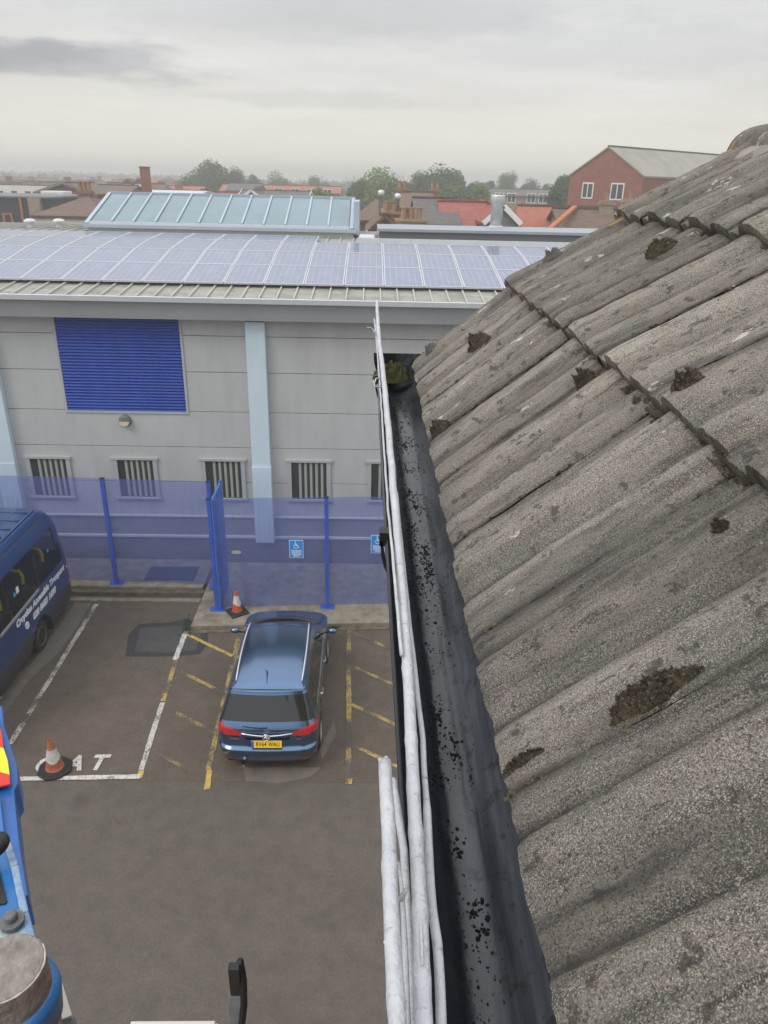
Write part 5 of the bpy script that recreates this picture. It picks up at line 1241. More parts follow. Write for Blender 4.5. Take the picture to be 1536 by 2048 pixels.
flatpoly('recess', [(-160, 1715), (-4, 1728), (6, 1770), (14, 1800), (12, 1806), (-160, 1830)], 7.626, 0.012, M['black'], 0.002)
flatpoly('worn_patch', [(-160, 1850), (0, 1845), (30, 1838), (52, 1832), (62, 1862), (76, 1906), (86, 1960), (60, 1990), (-160, 1990)], 7.632, 0.01, M['haze_grease'], 0.002)
b0 = onZ(25, 1845, 7.64); MB().lathe([(0.034, 0), (0.034, 0.012), (0.018, 0.014), (0.018, 0.032), (0.014, 0.036)], tuple(b0), 12).build('bolt', M['steel_grey'], lift)
kn = onZ(-8, 1690, 7.70); kb = MB(); blob(kb, tuple(kn), (0.05, 0.06, 0.035), rough=0.05); ko = kb.build('rubber_knob', M['black'], lift, smooth=True); sq = ko.modifiers.new('s', 'SUBSURF'); sq.levels = 2; sq.render_levels = 2
# round cap: cylinder leaning slightly to the viewer
ctr = (onZ(0, 1865, 7.8)+onZ(0, 2010, 7.8))/2; rc = 0.095; ctr[0] = onZ(88, 1930, 7.8)[0]-rc
rd = MB(); prof = [(rc*1.0, -0.10), (rc, -0.006), (rc-0.006, 0.0), (0.001, 0.004)]
dk = rd.lathe(prof, tuple(ctr), 40).build('round_cap', M['dirt_disc'], lift, smooth=False)
rimp = [(ctr[0]+(rc-0.002)*math.cos(a)+0.001*mn.noise(Vector((a*4, 0, 0))), ctr[1]+(rc-0.002)*math.sin(a), ctr[2]-0.002) for a in np.linspace(-1.9, 0.75, 30)]
MB().tube(rimp, [0.0015+0.0035*abs(mn.noise(Vector((i*0.3, 1, 2)))) for i in range(30)], 6).build('peeling_rim', mat('pale_peeling_paint', (0.5, 0.48, 0.44), 0.8, var=0.2, vscale=40), dk, smooth=True)
c2 = ctr+np.array((0, 0, -0.10)); MB().lathe([(rc+0.012, -0.10), (rc+0.020, -0.02), (rc+0.016, 0.0), (rc*0.9, 0.004)], tuple(c2), 40).build('cap_housing', M['lift_blue'], lift, smooth=True)
c3 = c2+np.array((0.0, 0.0, -0.10)); MB().lathe([(rc-0.02, -0.9), (rc-0.015, 0.0)], tuple(c3), 32).build('cylinder', M['steel_grey'], lift, smooth=True)
flatpoly('label_plate', [(113, 1953), (122, 1958), (144, 2030), (124, 2038)], 7.3, 0.006, M['cream'], 0)
flatpoly('mounting_bracket', [(96, 1990), (124, 2038), (150, 2032), (160, 2100), (90, 2100)], 7.28, 0.03, M['steel_grey'], 0.004)
# basket frame and black lever at the bottom edge
bf = lambda z: [onZ(262, 2058, z), onZ(431, 2057, z), onZ(438, 2300, z), onZ(255, 2300, z)]
Pq = bf(8.1); fr_ = MB()
for i in range(4): fr_.bar(Pq[i], Pq[(i+1) % 4], 0.012, 0.03)
basket = thing('basket_frame', 'cream painted steel frame just visible at the bottom edge of the picture', 'frame', tuple(Pq[0]))
fr_.build('rail', M['cream'], basket, bevel=0.002)
lev = thing('control_lever', 'black bent lever standing up at the bottom edge beside the cream frame', 'lever', tuple(onZ(470, 2048, 8.1)))
a0, a1, a2 = onZ(468, 1932, 8.35), onZ(473, 1985, 8.25), onZ(470, 2090, 8.15)
MB().bar(a1, a0, 0.020, 0.014, up=(0, 1, 0.3)).build('lever_arm', M['black'], lev, bevel=0.002)
MB().tube([onZ(480, 1922, 8.35), onZ(487, 1960, 8.3), onZ(488, 2010, 8.24), onZ(482, 2060, 8.2), onZ(474, 2110, 8.15)], 0.0065, 8).build('lever_arm', M['black'], lev, smooth=True)
MB().bar(a2, a1, 0.024, 0.02, up=(0, 1, 0.3)).build('lever_base', M['steel_grey'], lev, bevel=0.002)
# ================================================================== TOWN BEHIND
def roofmat(name, a, b_, scale=3.0):
    m = mat(name, a, 0.85, col2=b_, vscale=scale); t, b = nodes_of(m)
    v = t.nodes.new('ShaderNodeTexCoord').outputs['Object']; sp = t.nodes.new('ShaderNodeSeparateXYZ'); t.links.new(v, sp.inputs[0])
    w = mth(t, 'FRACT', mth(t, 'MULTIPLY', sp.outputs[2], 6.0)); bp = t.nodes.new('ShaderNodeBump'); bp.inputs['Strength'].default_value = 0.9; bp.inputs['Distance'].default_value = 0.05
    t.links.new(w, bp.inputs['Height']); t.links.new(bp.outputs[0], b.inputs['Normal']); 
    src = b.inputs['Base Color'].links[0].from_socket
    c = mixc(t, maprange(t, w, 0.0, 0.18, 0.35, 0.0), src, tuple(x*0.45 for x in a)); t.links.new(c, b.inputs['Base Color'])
    return m
M['r_brown'] = roofmat('brown_roof_tiles', (0.13, 0.085, 0.062), (0.19, 0.13, 0.10))
M['r_dark'] = roofmat('dark_slate_roof', (0.10, 0.093, 0.09), (0.15, 0.14, 0.135))
M['r_red'] = roofmat('red_roof_tiles', (0.28, 0.085, 0.065), (0.34, 0.125, 0.10))
M['r_rust'] = roofmat('rusty_red_roof_tiles', (0.32, 0.10, 0.06), (0.40, 0.15, 0.09))
M['r_pale'] = roofmat('pale_mossy_roof', (0.30, 0.285, 0.23), (0.40, 0.38, 0.31), 0.6)
M['orange_ridge'] = mat('orange_ridge_tiles', (0.45, 0.14, 0.06), 0.8)
M['pot'] = mat('clay_chimney_pot', (0.32, 0.19, 0.11), 0.8, var=0.2)
M['scaff'] = mat('dark_blue_grey_netting', (0.035, 0.042, 0.052), 0.8, var=0.15)

def house(name, label, cx, cy, w, d, ze, zr, roof, wall, rz=0.0, ridge='x', hip=0.0, chim=(), wins=(), cat='house', group=None, barge=None, over=0.25):
    h = thing(name, label, cat, (cx, cy, -0.15), rz, group)
    hw, hd = w/2, d/2; z0 = 0
    ze += 0.15; zr += 0.15
    wl = MB()
    if ridge == 'x':
        gz = zr if hip == 0 else ze
        wl.prism([(-hw, -hd, z0), (-hw, hd, z0), (-hw, hd, ze)]+([(-hw, 0, zr-0.02)] if hip == 0 else [])+[(-hw, -hd, ze)], (w, 0, 0))
    else:
        wl.prism([(-hw, -hd, z0), (hw, -hd, z0), (hw, -hd, ze)]+([(0, -hd, zr-0.02)] if hip == 0 else [])+[(-hw, -hd, ze)], (0, d, 0))
    wl.build('wall', wall, h, local=True)
    rfm = MB(); th = 0.12; ow, od = hw+over, hd+over
    if ridge == 'x':
        s_ = (zr-ze)/hd; zl = ze-s_*over; A = [(-ow, -od, zl), (ow, -od, zl)]; Bk = [(-ow, od, zl), (ow, od, zl)]; R_ = [(-ow+hip*1.0+ (0 if hip else 0), 0, zr), (ow-hip, 0, zr)]
        top = A+R_+Bk; F_ = [(0, 1, 3, 2), (2, 3, 5, 4)]
        if hip: F_ += [(0, 2, 4), (1, 5, 3)]
    else:
        s_ = (zr-ze)/hw; zl = ze-s_*over; A = [(-ow, -od, zl), (-ow, od, zl)]; Bk = [(ow, -od, zl), (ow, od, zl)]; R_ = [(0, -od+hip, zr), (0, od-hip, zr)]
        top = A+R_+Bk; F_ = [(0, 2, 3, 1), (2, 4, 5, 3)]
        if hip: F_ += [(0, 4, 2), (1, 3, 5)]
    n_ = len(top); rfm.add([(p[0], p[1], p[2]+0.03) for p in top]+[(p[0], p[1], p[2]-th) for p in top], F_+[tuple(i+n_ for i in reversed(f)) for f in F_])
    edges = {}
    for f in F_:
        for i in range(len(f)):
            e = (f[i], f[(i+1) % len(f)]); edges[e] = 1
    for (a, b_) in list(edges):
        if (b_, a) not in edges: rfm.f.append((b_, a, a+n_, b_+n_)); rfm.mi.append(0)
    ro = rfm.build('roof', roof, h, local=True)
    rt_ = MB().bar((R_[0][0], R_[0][1], zr+0.06), (R_[1][0], R_[1][1], zr+0.06), 0.22, 0.12).build('ridge', M['r_brown'] if roof is not M['r_red'] else M['r_red'], ro)
    if barge and ridge == 'y':
        for s2 in (-1, 1): MB().bar((s2*ow, -od-0.03, zl), (0, -od-0.03, zr+0.02), 0.06, 0.24).build('bargeboard', barge, h, local=True)
    elif barge:
        for s2 in (-1, 1):
            for s3 in (-1, 1): MB().bar((s2*(ow+0.03), s3*od, zl), (s2*(ow+0.03), 0, zr+0.02), 0.06, 0.24).build('bargeboard', barge, h, local=True)
    for (x, y, zt, cw, mtl, npots) in chim:
        zt += 0.15
        co_ = MB().box((x-cw/2, y-0.3, ze-0.5), (x+cw/2, y+0.3, zt)).box((x-cw/2-0.06, y-0.36, zt-0.22), (x+cw/2+0.06, y+0.36, zt-0.08)).build('chimney', mtl, ro)
        for k in range(npots):
            xx = x+(k-(npots-1)/2)*cw/max(1, npots)
            MB().lathe([(0.13, 0), (0.12, 0.4), (0.15, 0.42), (0.15, 0.5)], (xx, y, zt), 8).build('chimney_pot', M['pot'], h, local=True)
    for (x, z, ww, wh, face) in wins:
        z += 0.15
        if face == 'f': a, b_, c_, d_ = (x-ww/2, -hd-0.04, z), (x+ww/2, -hd+0.0, z+wh), (x-ww/2+0.12, -hd-0.05, z+0.12), (x+ww/2-0.12, -hd-0.041, z+wh-0.12)
        wf = MB().box(a, b_).build('window', M['plastic_white'], h, local=True)
        MB().box(c_, d_).build('pane', M['glass_dark'], wf)
        if ww > 0.9: MB().box((x-0.05, -hd-0.06, z+0.08), (x+0.05, -hd-0.0501, z+wh-0.08)).build('mullion', M['plastic_white'], wf)
    return h
def pz(px, py, y): return onY(px, py, y)
# large red brick building at the right
rzb = math.radians(-50); gc = np.array((21.45, 74.95)); rd_ = np.array((-math.sin(rzb), math.cos(rzb))); hc = gc+rd_*14
redb = house('brick_building', 'large red brick building with pale mossy pitched roof at the right', hc[0], hc[1], 7.9, 28, 10.60, 12.95, M['r_pale'], M['brick_red'], rz=rzb, ridge='y', over=0.12,
      wins=((-1.75, 8.55, 1.25, 1.4, 'f'), (1.45, 8.5, 1.4, 1.45, 'f')), cat='building')
MB().box((3.37, -13.9, 0), (3.62, -13.6, 10.7)).build('downpipe', M['brick_tan'], redb, local=True)
# side wing seen beyond it
# roofs in front of it
def hh(nm, label, pl_, pr, pyr, pye, y, dep, roof, wall, **k):
    """house facing us: left/right eave pixels, ridge and eave rows, distance of its front wall"""
    l = pz(pl_, pye, y); r = pz(pr, pye, y); rdg = pz((pl_+pr)/2, pyr, y+dep/2)
    return house(nm, label, (l[0]+r[0])/2, y+dep/2, r[0]-l[0], dep, (l[2]+r[2])/2, rdg[2], roof, wall, **k)
hh('terraced_house', 'rusty red tiled roof with orange hip in front of the brick building', 1030, 1300, 415, 480, 47, 8, M['r_rust'], M['brick_tan'], over=0.3, hip=1.0, chim=((3.6, -0.6, 8.95, 0.9, M['brick_tan'], 1),))
hp = house('terraced_house', 'brown tiled roof crossing the rusty red one below the brick building', pz(1222, 470, 44)[0], 48.0, 4.6, 7.0, 6.7, 8.35, M['r_brown'], M['brick_tan'], ridge='x', over=0.25, chim=((0.6, -0.3, 8.85, 0.75, M['brick_tan'], 1),))
MB().bar(pz(1100, 458, 43.6), pz(1150, 414, 47.8), 0.28, 0.16).build('hip_tiles', M['orange_ridge'], hp); 
for c__ in [o for o in COL.objects if o.parent == hp and o.name.startswith('hip_tiles')]: c__.location = -hp.location
hh('terraced_house', 'bright red tiled roof behind the metal flue', 892, 986, 405, 478, 40, 8, M['r_red'], M['render_grey'], over=0.2)
hh('terraced_house', 'grey rendered gable with white bargeboards right of the metal flue', 972, 1036, 408, 442, 39, 9, M['r_red'], M['render_grey'], ridge='y', barge=M['plastic_white'], over=0.15)
hh('terraced_house', 'dark slate roof left of the bright red one', 838, 915, 398, 448, 41, 8, M['r_dark'], M['render_white'], over=0.2)
hh('terraced_house', 'brown slate roofed house with two chimneys below the dark trees', 800, 868, 385, 415, 60, 8, M['r_brown'], M['brick_old'], over=0.2, chim=((-1.0, 0, pz(822, 376, 64)[2], 0.8, M['brick_old'], 2), (1.6, 0, pz(860, 377, 64)[2], 0.8, M['brick_old'], 2)))
hh('terraced_house', 'brown roofed house just right of the rooflight', 716, 792, 398, 440, 43, 8, M['r_brown'], M['brick_old'], hip=1.2, over=0.2)
hh('terraced_house', 'low brown roof with steep gable between rooflight and chimney', 735, 800, 425, 462, 34, 7, M['r_brown'], M['brick_old'], over=0.15, ridge='y')
for px, py, yy, lab in ((762, 392, 40, 'small galvanised roof cowl left of the brown roof ridge'), (795, 399, 40, 'small galvanised roof cowl right of the brown roof ridge')):
    q = pz(px, py, yy); cw = thing('vent_pipe', lab, 'vent pipe', (q[0], yy, 7.0))
    MB().lathe([(0.11, 7.0-q[2]-1), (0.11, -0.05), (0.17, 0.0), (0.17, 0.2), (0.1, 0.28)], tuple(q), 10).build('pipe', M['flue'], cw, True)
# stack with orange pots in front
for px, py, yy, lab, npot in ((823, 438, 33, 'wide yellow brick chimney with clay pots right of the rooflight', 3), (780, 424, 36, 'brown chimney with orange pots beside the rooflight', 2)):
    q = pz(px, py, yy); ck = thing('chimney_stack', lab, 'chimney', (q[0], yy, 0)); w_ = 0.62 if npot == 3 else 0.45
    st_ = MB().box((q[0]-w_, yy-0.3, 5.5), (q[0]+w_, yy+0.3, q[2])).box((q[0]-w_-0.06, yy-0.36, q[2]-0.1), (q[0]+w_+0.06, yy+0.36, q[2]-0.01)).build('stack', M['brick_tan'] if npot == 3 else M['brick_old'], ck)
    for k in range(npot): MB().lathe([(0.12, 0), (0.11, 0.36), (0.14, 0.4), (0.14, 0.45)], (q[0]+(k-(npot-1)/2)*0.32, yy, q[2]), 8).build('chimney_pot', M['pot'], ck)
# long tan terrace behind
q0 = pz(1000, 405, 115); q1 = pz(1100, 408, 115)
house('flats', 'long tan brick block with white windows behind the bare gable', (q0[0]+q1[0])/2+3, 119, 16, 8, pz(1040, 391, 115)[2], pz(1040, 379, 119)[2], M['r_dark'], M['brick_tan'], wins=tuple((x, pz(1040, 406, 115)[2], 1.3, 1.3, 'f') for x in (-6.8, -5.0, -2.2, -0.5, 2.5, 4.2, 7.0)), cat='flats')
house('flats', 'long low red roofed terrace behind the rooflight', pz(560, 380, 130)[0], 134, 19, 8, pz(560, 384, 130)[2], pz(560, 371, 134)[2], M['r_rust'], M['brick_tan'], wins=tuple((x, pz(560, 392, 130)[2], 1.4, 1.2, 'f') for x in np.arange(-8, 9, 2.6)), cat='flats')
house('terraced_house', 'grey roofed house beside the big tree behind the rooflight', pz(484, 375, 120)[0], 124, 4.6, 7, pz(484, 381, 120)[2], pz(484, 367, 124)[2], M['r_dark'], M['brick_tan'])
house('terraced_house', 'dark roofed house with white gable trim just above the rooflight', pz(545, 392, 85)[0], 89, 7.0, 7, pz(545, 396, 85)[2], pz(545, 382, 89)[2], M['r_dark'], M['brick_tan'], barge=M['plastic_white'])
house('terraced_house', 'small white trimmed gable just above the rooflight', pz(503, 392, 82)[0], 85, 1.9, 6, pz(503, 395, 82)[2], pz(503, 381, 82)[2], M['r_dark'], M['brick_old'], ridge='y', barge=M['plastic_white'])
# left side
l_, r_ = pz(66, 432, 46), pz(212, 432, 46)
house('detached_house', 'white walled house with brown hipped roof at the left', (l_[0]+r_[0])/2, 49.5, r_[0]-l_[0], 7, (l_[2]+r_[2])/2, pz(150, 391, 49.5)[2], M['r_brown'], M['render_white'], hip=2.2, over=0.1, chim=((-0.2, 0.1, pz(148, 380, 49.5)[2], 0.8, M['brick_old'], 3),), wins=((-1.9, 6.6, 0.6, 0.35, 'f'),))
house('terraced_house', 'red brown gabled house behind the hipped roof', pz(128, 380, 75)[0], 79, 5, 8, pz(128, 386, 75)[2], pz(128, 366, 75)[2], M['r_brown'], M['brick_red'], ridge='y', barge=M['render_grey'])
house('terraced_house', 'brown roof beyond the hipped house', pz(175, 380, 78)[0], 83, 6.5, 8, pz(175, 388, 78)[2], pz(175, 370, 82)[2], M['r_brown'], M['brick_old'])
dm = house('terraced_house', 'brown roofed house with two white dormers left of the tall chimney', pz(256, 390, 100)[0], 104, 8.8, 8, pz(256, 390, 100)[2], pz(256, 367, 104)[2], M['r_brown'], M['brick_old'], hip=1.0)
for px in (249, 272):
    q = pz(px, 388, 99.5); MB().box((q[0]-0.6, 101.2, q[2]+0.1), (q[0]+0.6, 103.5, q[2]+1.2)).prism([(q[0]-0.75, 101.1, q[2]+1.2), (q[0]+0.75, 101.1, q[2]+1.2), (q[0], 101.1, q[2]+1.75)], (0, 2.5, 0)).build('dormer', M['r_brown'], dm)
    MB().box((q[0]-0.48, 101.08, q[2]+0.2), (q[0]+0.48, 101.19, q[2]+1.1)).build('window', M['plastic_white'], dm)
house('flats', 'low white rendered building right of the dormer house', pz(320, 388, 90)[0], 93, 9, 6, pz(320, 385, 90)[2], pz(320, 384, 90)[2]+0.15, M['gutter_white'], M['render_white'], cat='flats')
house('terraced_house', 'red brick fronted row behind the tall chimney', pz(310, 380, 112)[0], 116, 12, 8, pz(310, 381, 112)[2], pz(310, 371, 116)[2], M['r_rust'], M['brick_red'])
# tall square chimney
q = pz(289, 335, 80); tc_ = thing('tall_chimney', 'tall square red brick chimney rising above the roofs', 'chimney', (q[0], 80, 0))
MB().prism([(q[0]-0.40, 79.6, 0), (q[0]+0.40, 79.6, 0), (q[0]+0.40, 80.4, 0), (q[0]-0.40, 80.4, 0)], (0, 0, q[2])).build('stack', M['brick_red'], tc_)
MB().box((q[0]-0.44, 79.55, q[2]-0.02), (q[0]+0.44, 80.45, q[2]+0.08)).build('cap', M['r_brown'], tc_)
# dark netted building, far left
nb = thing('scaffolded_building', 'dark netted flat roofed building with thin red posts at the far left', 'building', (-32, 62, 0))
q = pz(0, 395, 62); r2 = pz(100, 395, 62)
MB().box((q[0]-8, 62, -0.15), (r2[0], 72, q[2])).build('wall', M['scaff'], nb)
MB().box((q[0]-8.2, 61.8, q[2]), (r2[0]+0.2, 72.2, q[2]+0.12)).build('roof', M['parapet_dark'], nb)
for px in (46, 8, 24): 
    x_ = pz(px, 420, 62)[0]; hgt = q[2] if px == 46 else q[2]-1.1
    MB().box((x_-0.07, 61.7, 3.0), (x_+0.07, 61.79, hgt)).build('red_post', M['orange_ridge'], nb)
xa, xb = pz(6, 420, 62)[0], pz(24, 420, 62)[0]
MB().box((xa, 61.71, q[2]-1.2), (xb, 61.78, q[2]-1.08)).build('red_rail', M['orange_ridge'], nb)
x_ = pz(75, 420, 62)[0]; MB().box((x_-0.45, 61.5, -0.1), (x_+0.45, 61.99, q[2]+0.05)).build('pier', M['brick_tan'], nb)
wb = house('office_building', 'long pale building with a row of windows at the far left edge', pz(-20, 385, 95)[0], 100, 13, 9, pz(30, 388, 95)[2], pz(30, 371, 99)[2], M['r_pale'], M['render_white'], wins=tuple((x, pz(30, 393, 95)[2]-0.2, 0.9, 0.9, 'f') for x in (1.0, 2.6, 4.2, 5.6)), cat='building')
bx = thing('roof_tank', 'white box shaped tank on the roofs at the left', 'tank', (pz(108, 390, 70)[0], 70, 0)); q = pz(108, 382, 70)
MB().box((q[0]-1.0, 69.5, 4), (q[0]+1.0, 71.5, q[2])).build('tank_body', M['render_white'], bx, bevel=0.1)
# stadium-like block on the skyline
q = pz(67, 345, 620); sd_ = thing('arena', 'hazy blue grey curved roof building on the skyline at the left', 'building', (q[0], 620, 0))
arc = [(q[0]-15+30*t_, 620, q[2]-4.0+4.5*math.sin(math.pi*(0.12+0.7*t_))) for t_ in np.linspace(0, 1, 14)]
MB().prism([(q[0]-15, 620, 0)]+arc+[(q[0]+15, 620, 0)], (0, 40, 0)).build('hall', mat('blue_grey_panels', (0.12, 0.17, 0.22), 0.6, var=0.2, vscale=0.1), sd_)

# ---------------------------------------------------------------- trees
def leafmat(name, a, b_):
    m = mat(name, a, 0.9, col2=b_, vscale=0.7); return m
M['leaf_dark'] = leafmat('dark_foliage', (0.044, 0.078, 0.024), (0.088, 0.14, 0.044))
M['leaf_mid'] = leafmat('mid_green_foliage', (0.055, 0.10, 0.026), (0.11, 0.175, 0.05))
M['leaf_light'] = leafmat('light_green_foliage', (0.11, 0.18, 0.038), (0.19, 0.28, 0.075))
M['bark_brown'] = mat('brown_bark', (0.06, 0.05, 0.04), 0.95)
def crown_mesh(w, h, seed, n=2600, leaf=0.32, loose=0.0):
    rnd = random.Random(seed); mb = MB(); cl_ = []
    nl = 16
    for k in range(nl):
        a = rnd.uniform(0, 6.28); r = math.sqrt(rnd.random())*0.62; z = rnd.uniform(-0.62, 0.68)
        k2 = math.sqrt(max(0.05, 1-z*z)); cl_.append((r*k2*math.cos(a)*w/2, r*k2*math.sin(a)*w/2, z*h/2, rnd.uniform(0.18, 0.42)*min(w, h)*0.9))
    cl_.append((0, 0, 0, 0.36*min(w, h)))
    for i in range(n):
        c = rnd.choice(cl_); v = Vector((rnd.gauss(0, 1), rnd.gauss(0, 1), rnd.gauss(0, 1))).normalized()*c[3]*(rnd.random()**0.35)*(1+loose*rnd.random())
        p = Vector(c[:3])+v; s_ = leaf*rnd.uniform(0.5, 1.3)
        u = Vector((rnd.gauss(0, 1), rnd.gauss(0, 1), rnd.gauss(0, 1))).normalized(); w_ = u.cross(Vector((rnd.gauss(0, 1), rnd.gauss(0, 1), rnd.gauss(0, 1)))).normalized()
        mb.add([p-u*s_, p-w_*s_*0.6, p+u*s_, p+w_*s_*0.6], [(0, 1, 2, 3)])
    return mb, cl_
def tree(px, pytop, width_px, y, label, lm='leaf_mid', hf=0.9, name='tree', group='trees beyond the roofs', n=2600, base=None, spikes=0, loose=0.0):
    q = onY(px, pytop, y); w = width_px/F_PX*y/math.cos(PITCH)*1.0; w = width_px*(y*0.914)/F_PX; top = q[2]; h = min(top*0.95, w*hf)
    t_ = thing(name, label, 'tree', (q[0], y, -0.15), 0, group)
    mb, cl_ = crown_mesh(w, h, int(px*7+y), int(n*3.0), leaf=max(0.13, w*0.024), loose=loose)
    zc = top-h/2+0.15
    mb.v = [(a, b_, c+zc) for a, b_, c in mb.v]
    if base is not None:
        pass
    mb.build('crown', M[lm], t_, local=True)
    tk = MB().tube([(0, 0, 0), (0.1, 0, zc*0.5), (0, 0, zc)], [w*0.04, w*0.03, w*0.02], 8)
    for c in cl_[:8]: tk.tube([(0, 0, zc-h*0.3), (c[0]*0.6, c[1]*0.6, zc+c[2]*0.5-h*0.08), (c[0], c[1], c[2]+zc)], [w*0.016, w*0.01, w*0.003], 5)
    rnd = random.Random(int(px))
    for k in range(spikes):
        a = rnd.uniform(-0.5, 0.5); x_ = rnd.uniform(-0.4, 0.4)*w; zz_ = zc+h*0.22
        tk.tube([(x_, 0, zz_), (x_*1.1+a, 0.1, zz_+h*0.16), (x_*1.15+a*1.5, 0, zz_+h*rnd.uniform(0.2, 0.34))], [0.02, 0.012, 0.005], 4)
        for i in range(5):
            f_ = rnd.uniform(0.3, 1); zz2 = zz_+h*0.3*f_; s_ = 0.16
            
    tk.build('trunk', M['bark_brown'], t_, local=True)
    # a lower skirt of foliage so that the crown does not float above the roofs
    sk, _ = crown_mesh(w*0.9, h*0.9, int(px*3+y+5), n//2, leaf=max(0.12, w*0.024)); sk.v = [(a, b_, c+zc-h*0.42) for a, b_, c in sk.v]; sk.build('crown', M[lm], t_, local=True)
    return t_
T = [(420, 328, 92, 150, 'tall broad tree standing highest behind the rooflight', 'leaf_dark', 1.0, 5200), (375, 352, 60, 145, 'lower rounded tree left of the tallest one', 'leaf_dark', 0.9, 2600), (468, 342, 60, 155, 'bushy tree at the right shoulder of the tallest one', 'leaf_dark', 0.8, 2600),
     (508, 351, 32, 170, 'small round tree right of the tall group', 'leaf_mid', 0.9, 1500), (562, 348, 58, 190, 'dome shaped hazy tree above the red terrace', 'leaf_dark', 0.85, 2600), (627, 355, 42, 200, 'small pointed hazy tree right of the dome shaped one', 'leaf_dark', 0.9, 1800), (600, 366, 46, 230, 'low hazy tree between the dome and the pointed one', 'leaf_mid', 0.6, 1300), (652, 366, 30, 210, 'low hazy bush like tree left of the willow', 'leaf_dark', 0.6, 1100),
     (722, 352, 62, 112, 'spiky loose green tree left of the light green one', 'leaf_mid', 1.0, 2600), (772, 344, 104, 110, 'light green spreading tree with bare twigs on top', 'leaf_light', 0.9, 4200), (815, 366, 50, 120, 'dark low tree between the light and the dark ones', 'leaf_dark', 0.7, 1800),
     (850, 348, 70, 122, 'dark tree with two humps left of the broad dark one', 'leaf_dark', 0.9, 2800), (888, 337, 96, 125, 'broad dark green tree above the slate roofs', 'leaf_dark', 0.95, 5200), (905, 374, 56, 92, 'light green bush like tree in front of the dark one', 'leaf_light', 0.7, 2200), (962, 375, 56, 94, 'light green tree left of the flats', 'leaf_light', 0.7, 2200), (948, 366, 46, 120, 'dark low tree behind the light green ones', 'leaf_dark', 0.8, 1500),
     (975, 362, 40, 150, 'hazy low tree left of the far pair', 'leaf_mid', 0.8, 1200), (1018, 347, 46, 165, 'round hazy tree, left one of the far pair above the flats', 'leaf_mid', 0.9, 1800), (1062, 360, 44, 165, 'round hazy tree, right one of the far pair above the flats', 'leaf_mid', 0.8, 1600), (1100, 368, 40, 150, 'low hazy tree left of the brick building', 'leaf_mid', 0.8, 1200),
     (1133, 352, 54, 98, 'dark tree half hidden behind the left corner of the brick building', 'leaf_dark', 1.2, 2600), (1110, 384, 38, 84, 'dark green bush like tree beside the brick building', 'leaf_dark', 0.8, 1600), (1044, 410, 16, 60, 'small dark shrub like tree beside the gable', 'leaf_dark', 1.3, 700),
     (90, 352, 44, 300, 'hazy round tree in front of the skyline building', 'leaf_mid', 0.8, 1500), (118, 362, 34, 210, 'hazy low tree right of the skyline building', 'leaf_dark', 0.8, 1300), (14, 348, 50, 260, 'hazy tree at the left edge', 'leaf_mid', 0.8, 1500), (248, 347, 16, 500, 'thin pointed far conifer like tree', 'leaf_dark', 1.5, 500), (336, 356, 46, 260, 'wide hazy tree right of the tall chimney', 'leaf_mid', 0.7, 1500), (640, 380, 60, 95, 'light green low tree just above the rooflight', 'leaf_light', 0.45, 1800), (400, 380, 60, 110, 'light green low tree below the tallest one', 'leaf_mid', 0.45, 1500)]
for (px, py, wp, y, lab, lm, hf, n_) in T: tree(px, py, wp, y, lab, lm, hf, n=n_, spikes=(22 if px in (722, 772) else (6 if px in (420, 1133) else 0)))
# far wooded ridge with many crowns: uncountable
fw = MB(); rnd = random.Random(5)
def far_crowns(mb, n, x0, x1, y0, y1, zf, s0, s1):
    for k in range(n):
        y = rnd.uniform(y0, y1); x = rnd.uniform(x0, x1)*y/600; zt = zf(x/y*600, y)+rnd.uniform(-1.5, 0.8)*y/500; s_ = rnd.uniform(s0, s1)*y/600
        for i in range(26):
            v = Vector((rnd.gauss(0, 1), rnd.gauss(0, 1), rnd.gauss(0, 1))).normalized()*s_*rnd.random()**0.4; v.z *= 0.75
            p = Vector((x, y, zt-s_))+v; q_ = s_*0.42; u = Vector((rnd.gauss(0, 1), rnd.gauss(0, 1), rnd.gauss(0, 1))).normalized(); w_ = u.cross(Vector((rnd.gauss(0, 1), rnd.gauss(0, 1), rnd.gauss(0, 1)))).normalized()
            mb.add([p-u*q_, p-w_*q_*0.7, p+u*q_, p+w_*q_*0.7], [(0, 1, 2, 3)])
far_crowns(fw, 420, -340, -110, 430, 700, lambda x, y: 9.6+(y/600)*2.0+(600-y)*-0.004, 4, 8)
far_crowns(fw, 320, -130, 330, 300, 620, lambda x, y: 9.6+(y/600)*0.5, 4, 8)
far_crowns(fw, 240, -420, 420, 160, 300, lambda x, y: 7.6, 5, 9)
tag(fw.build('distant_woodland', M['leaf_dark']), 'hazy line of distant treetops along the horizon', 'woodland', kind='stuff')
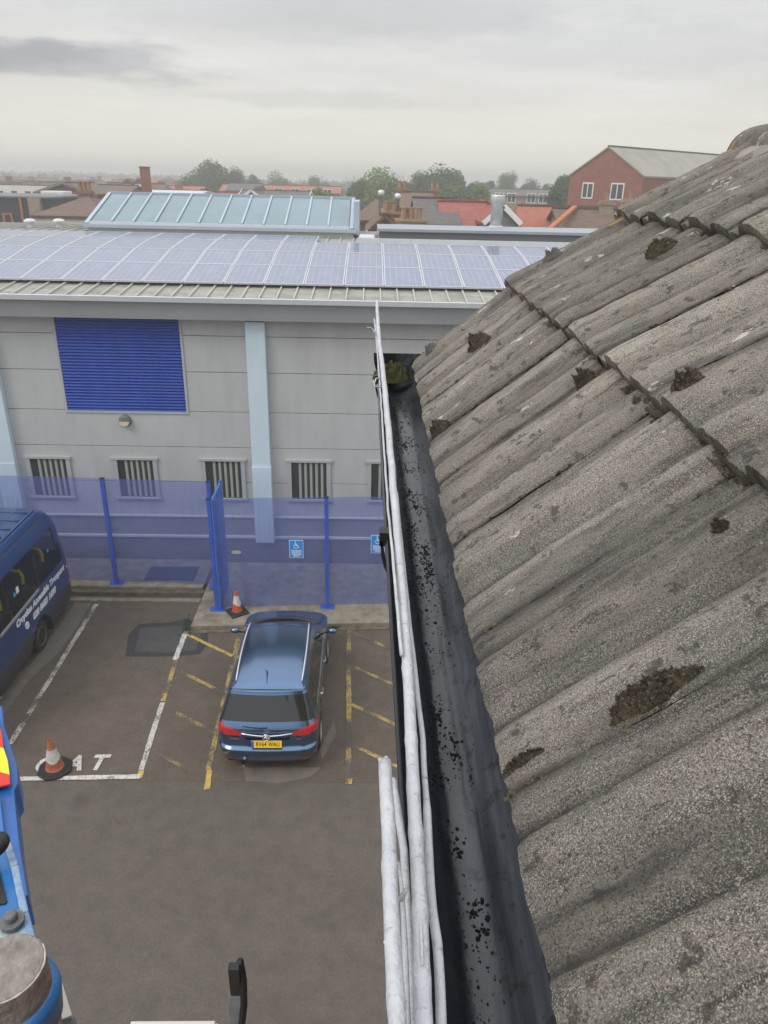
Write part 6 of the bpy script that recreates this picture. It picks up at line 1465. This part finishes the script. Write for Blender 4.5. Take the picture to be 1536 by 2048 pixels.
# small houses on the far slope: each a thing
hm = [M['r_brown'], M['r_rust'], M['r_dark'], M['r_pale']]; wm = [M['brick_red'], M['render_white'], M['brick_tan'], M['brick_old']]
proto = []
for i, (rf_, wl_) in enumerate(((0, 0), (1, 2), (0, 1), (2, 1), (0, 3), (1, 1))):
    w_, d_, ze_, zr_ = rnd.uniform(8, 13), 8, rnd.uniform(5.2, 6.2), rnd.uniform(8.0, 9.0)
    cols_ = ['brown', 'rusty red', 'brown', 'dark grey', 'brown', 'rusty red'][i]; wals = ['red brick', 'tan brick', 'white', 'white', 'old brick', 'white'][i]
    proto.append((house('distant_house', 'far %s roofed house with %s walls among the hazy trees' % (cols_, wals), 0, 0, w_, d_, ze_, zr_, hm[rf_], wm[wl_], chim=((w_*0.3, 0, zr_+0.9, 0.9, M['brick_old'], 0),), wins=((-2, 3.4, 1.2, 1.3, 'f'), (2, 3.4, 1.2, 1.3, 'f')), group='distant %s roofed houses with %s walls' % (cols_, wals)), cols_, wals))
spots = []
for k in range(70):
    y = rnd.uniform(105, 420); px = rnd.uniform(-20, 380) if k < 52 else rnd.uniform(430, 1120)
    q = onY(px, 372, y); z_ = (y-105)/315*2.0 if px < 400 else 0
    if any(abs(q[0]-s_[0]) < 9 and abs(y-s_[1]) < 10 for s_ in spots): continue
    spots.append((q[0], y, z_, px))
used = set()
for i, (x_, y, z_, px) in enumerate(spots):
    k = i % 6; p_ = proto[k][0]
    o = p_ if k not in used else copy_tree(p_); used.add(k)
    o.location = (x_, y, -0.15-max(0, 0.6-z_*0.6) if px < 400 else -1.2); o.rotation_euler = (0, 0, rnd.choice((0, 0.3, -0.3, 1.4, 1.57)))

# ================================================================== HAZE
hz = MB().box((-920, -920, -1.2), (920, 920, 18.0))
hm_ = bpy.data.materials.new('haze_air'); hm_.use_nodes = True; t = hm_.node_tree; t.nodes.remove(t.nodes['Principled BSDF'])
pv = t.nodes.new('ShaderNodeVolumePrincipled'); pv.inputs['Color'].default_value = (0.99, 0.985, 0.96, 1); pv.inputs['Density'].default_value = 0.0030; pv.inputs['Anisotropy'].default_value = 0.3
t.links.new(pv.outputs[0], t.nodes['Material Output'].inputs['Volume'])
hz_o = hz.build('haze', hm_); tag(hz_o, 'pale haze hanging over the town', 'haze', kind='stuff')
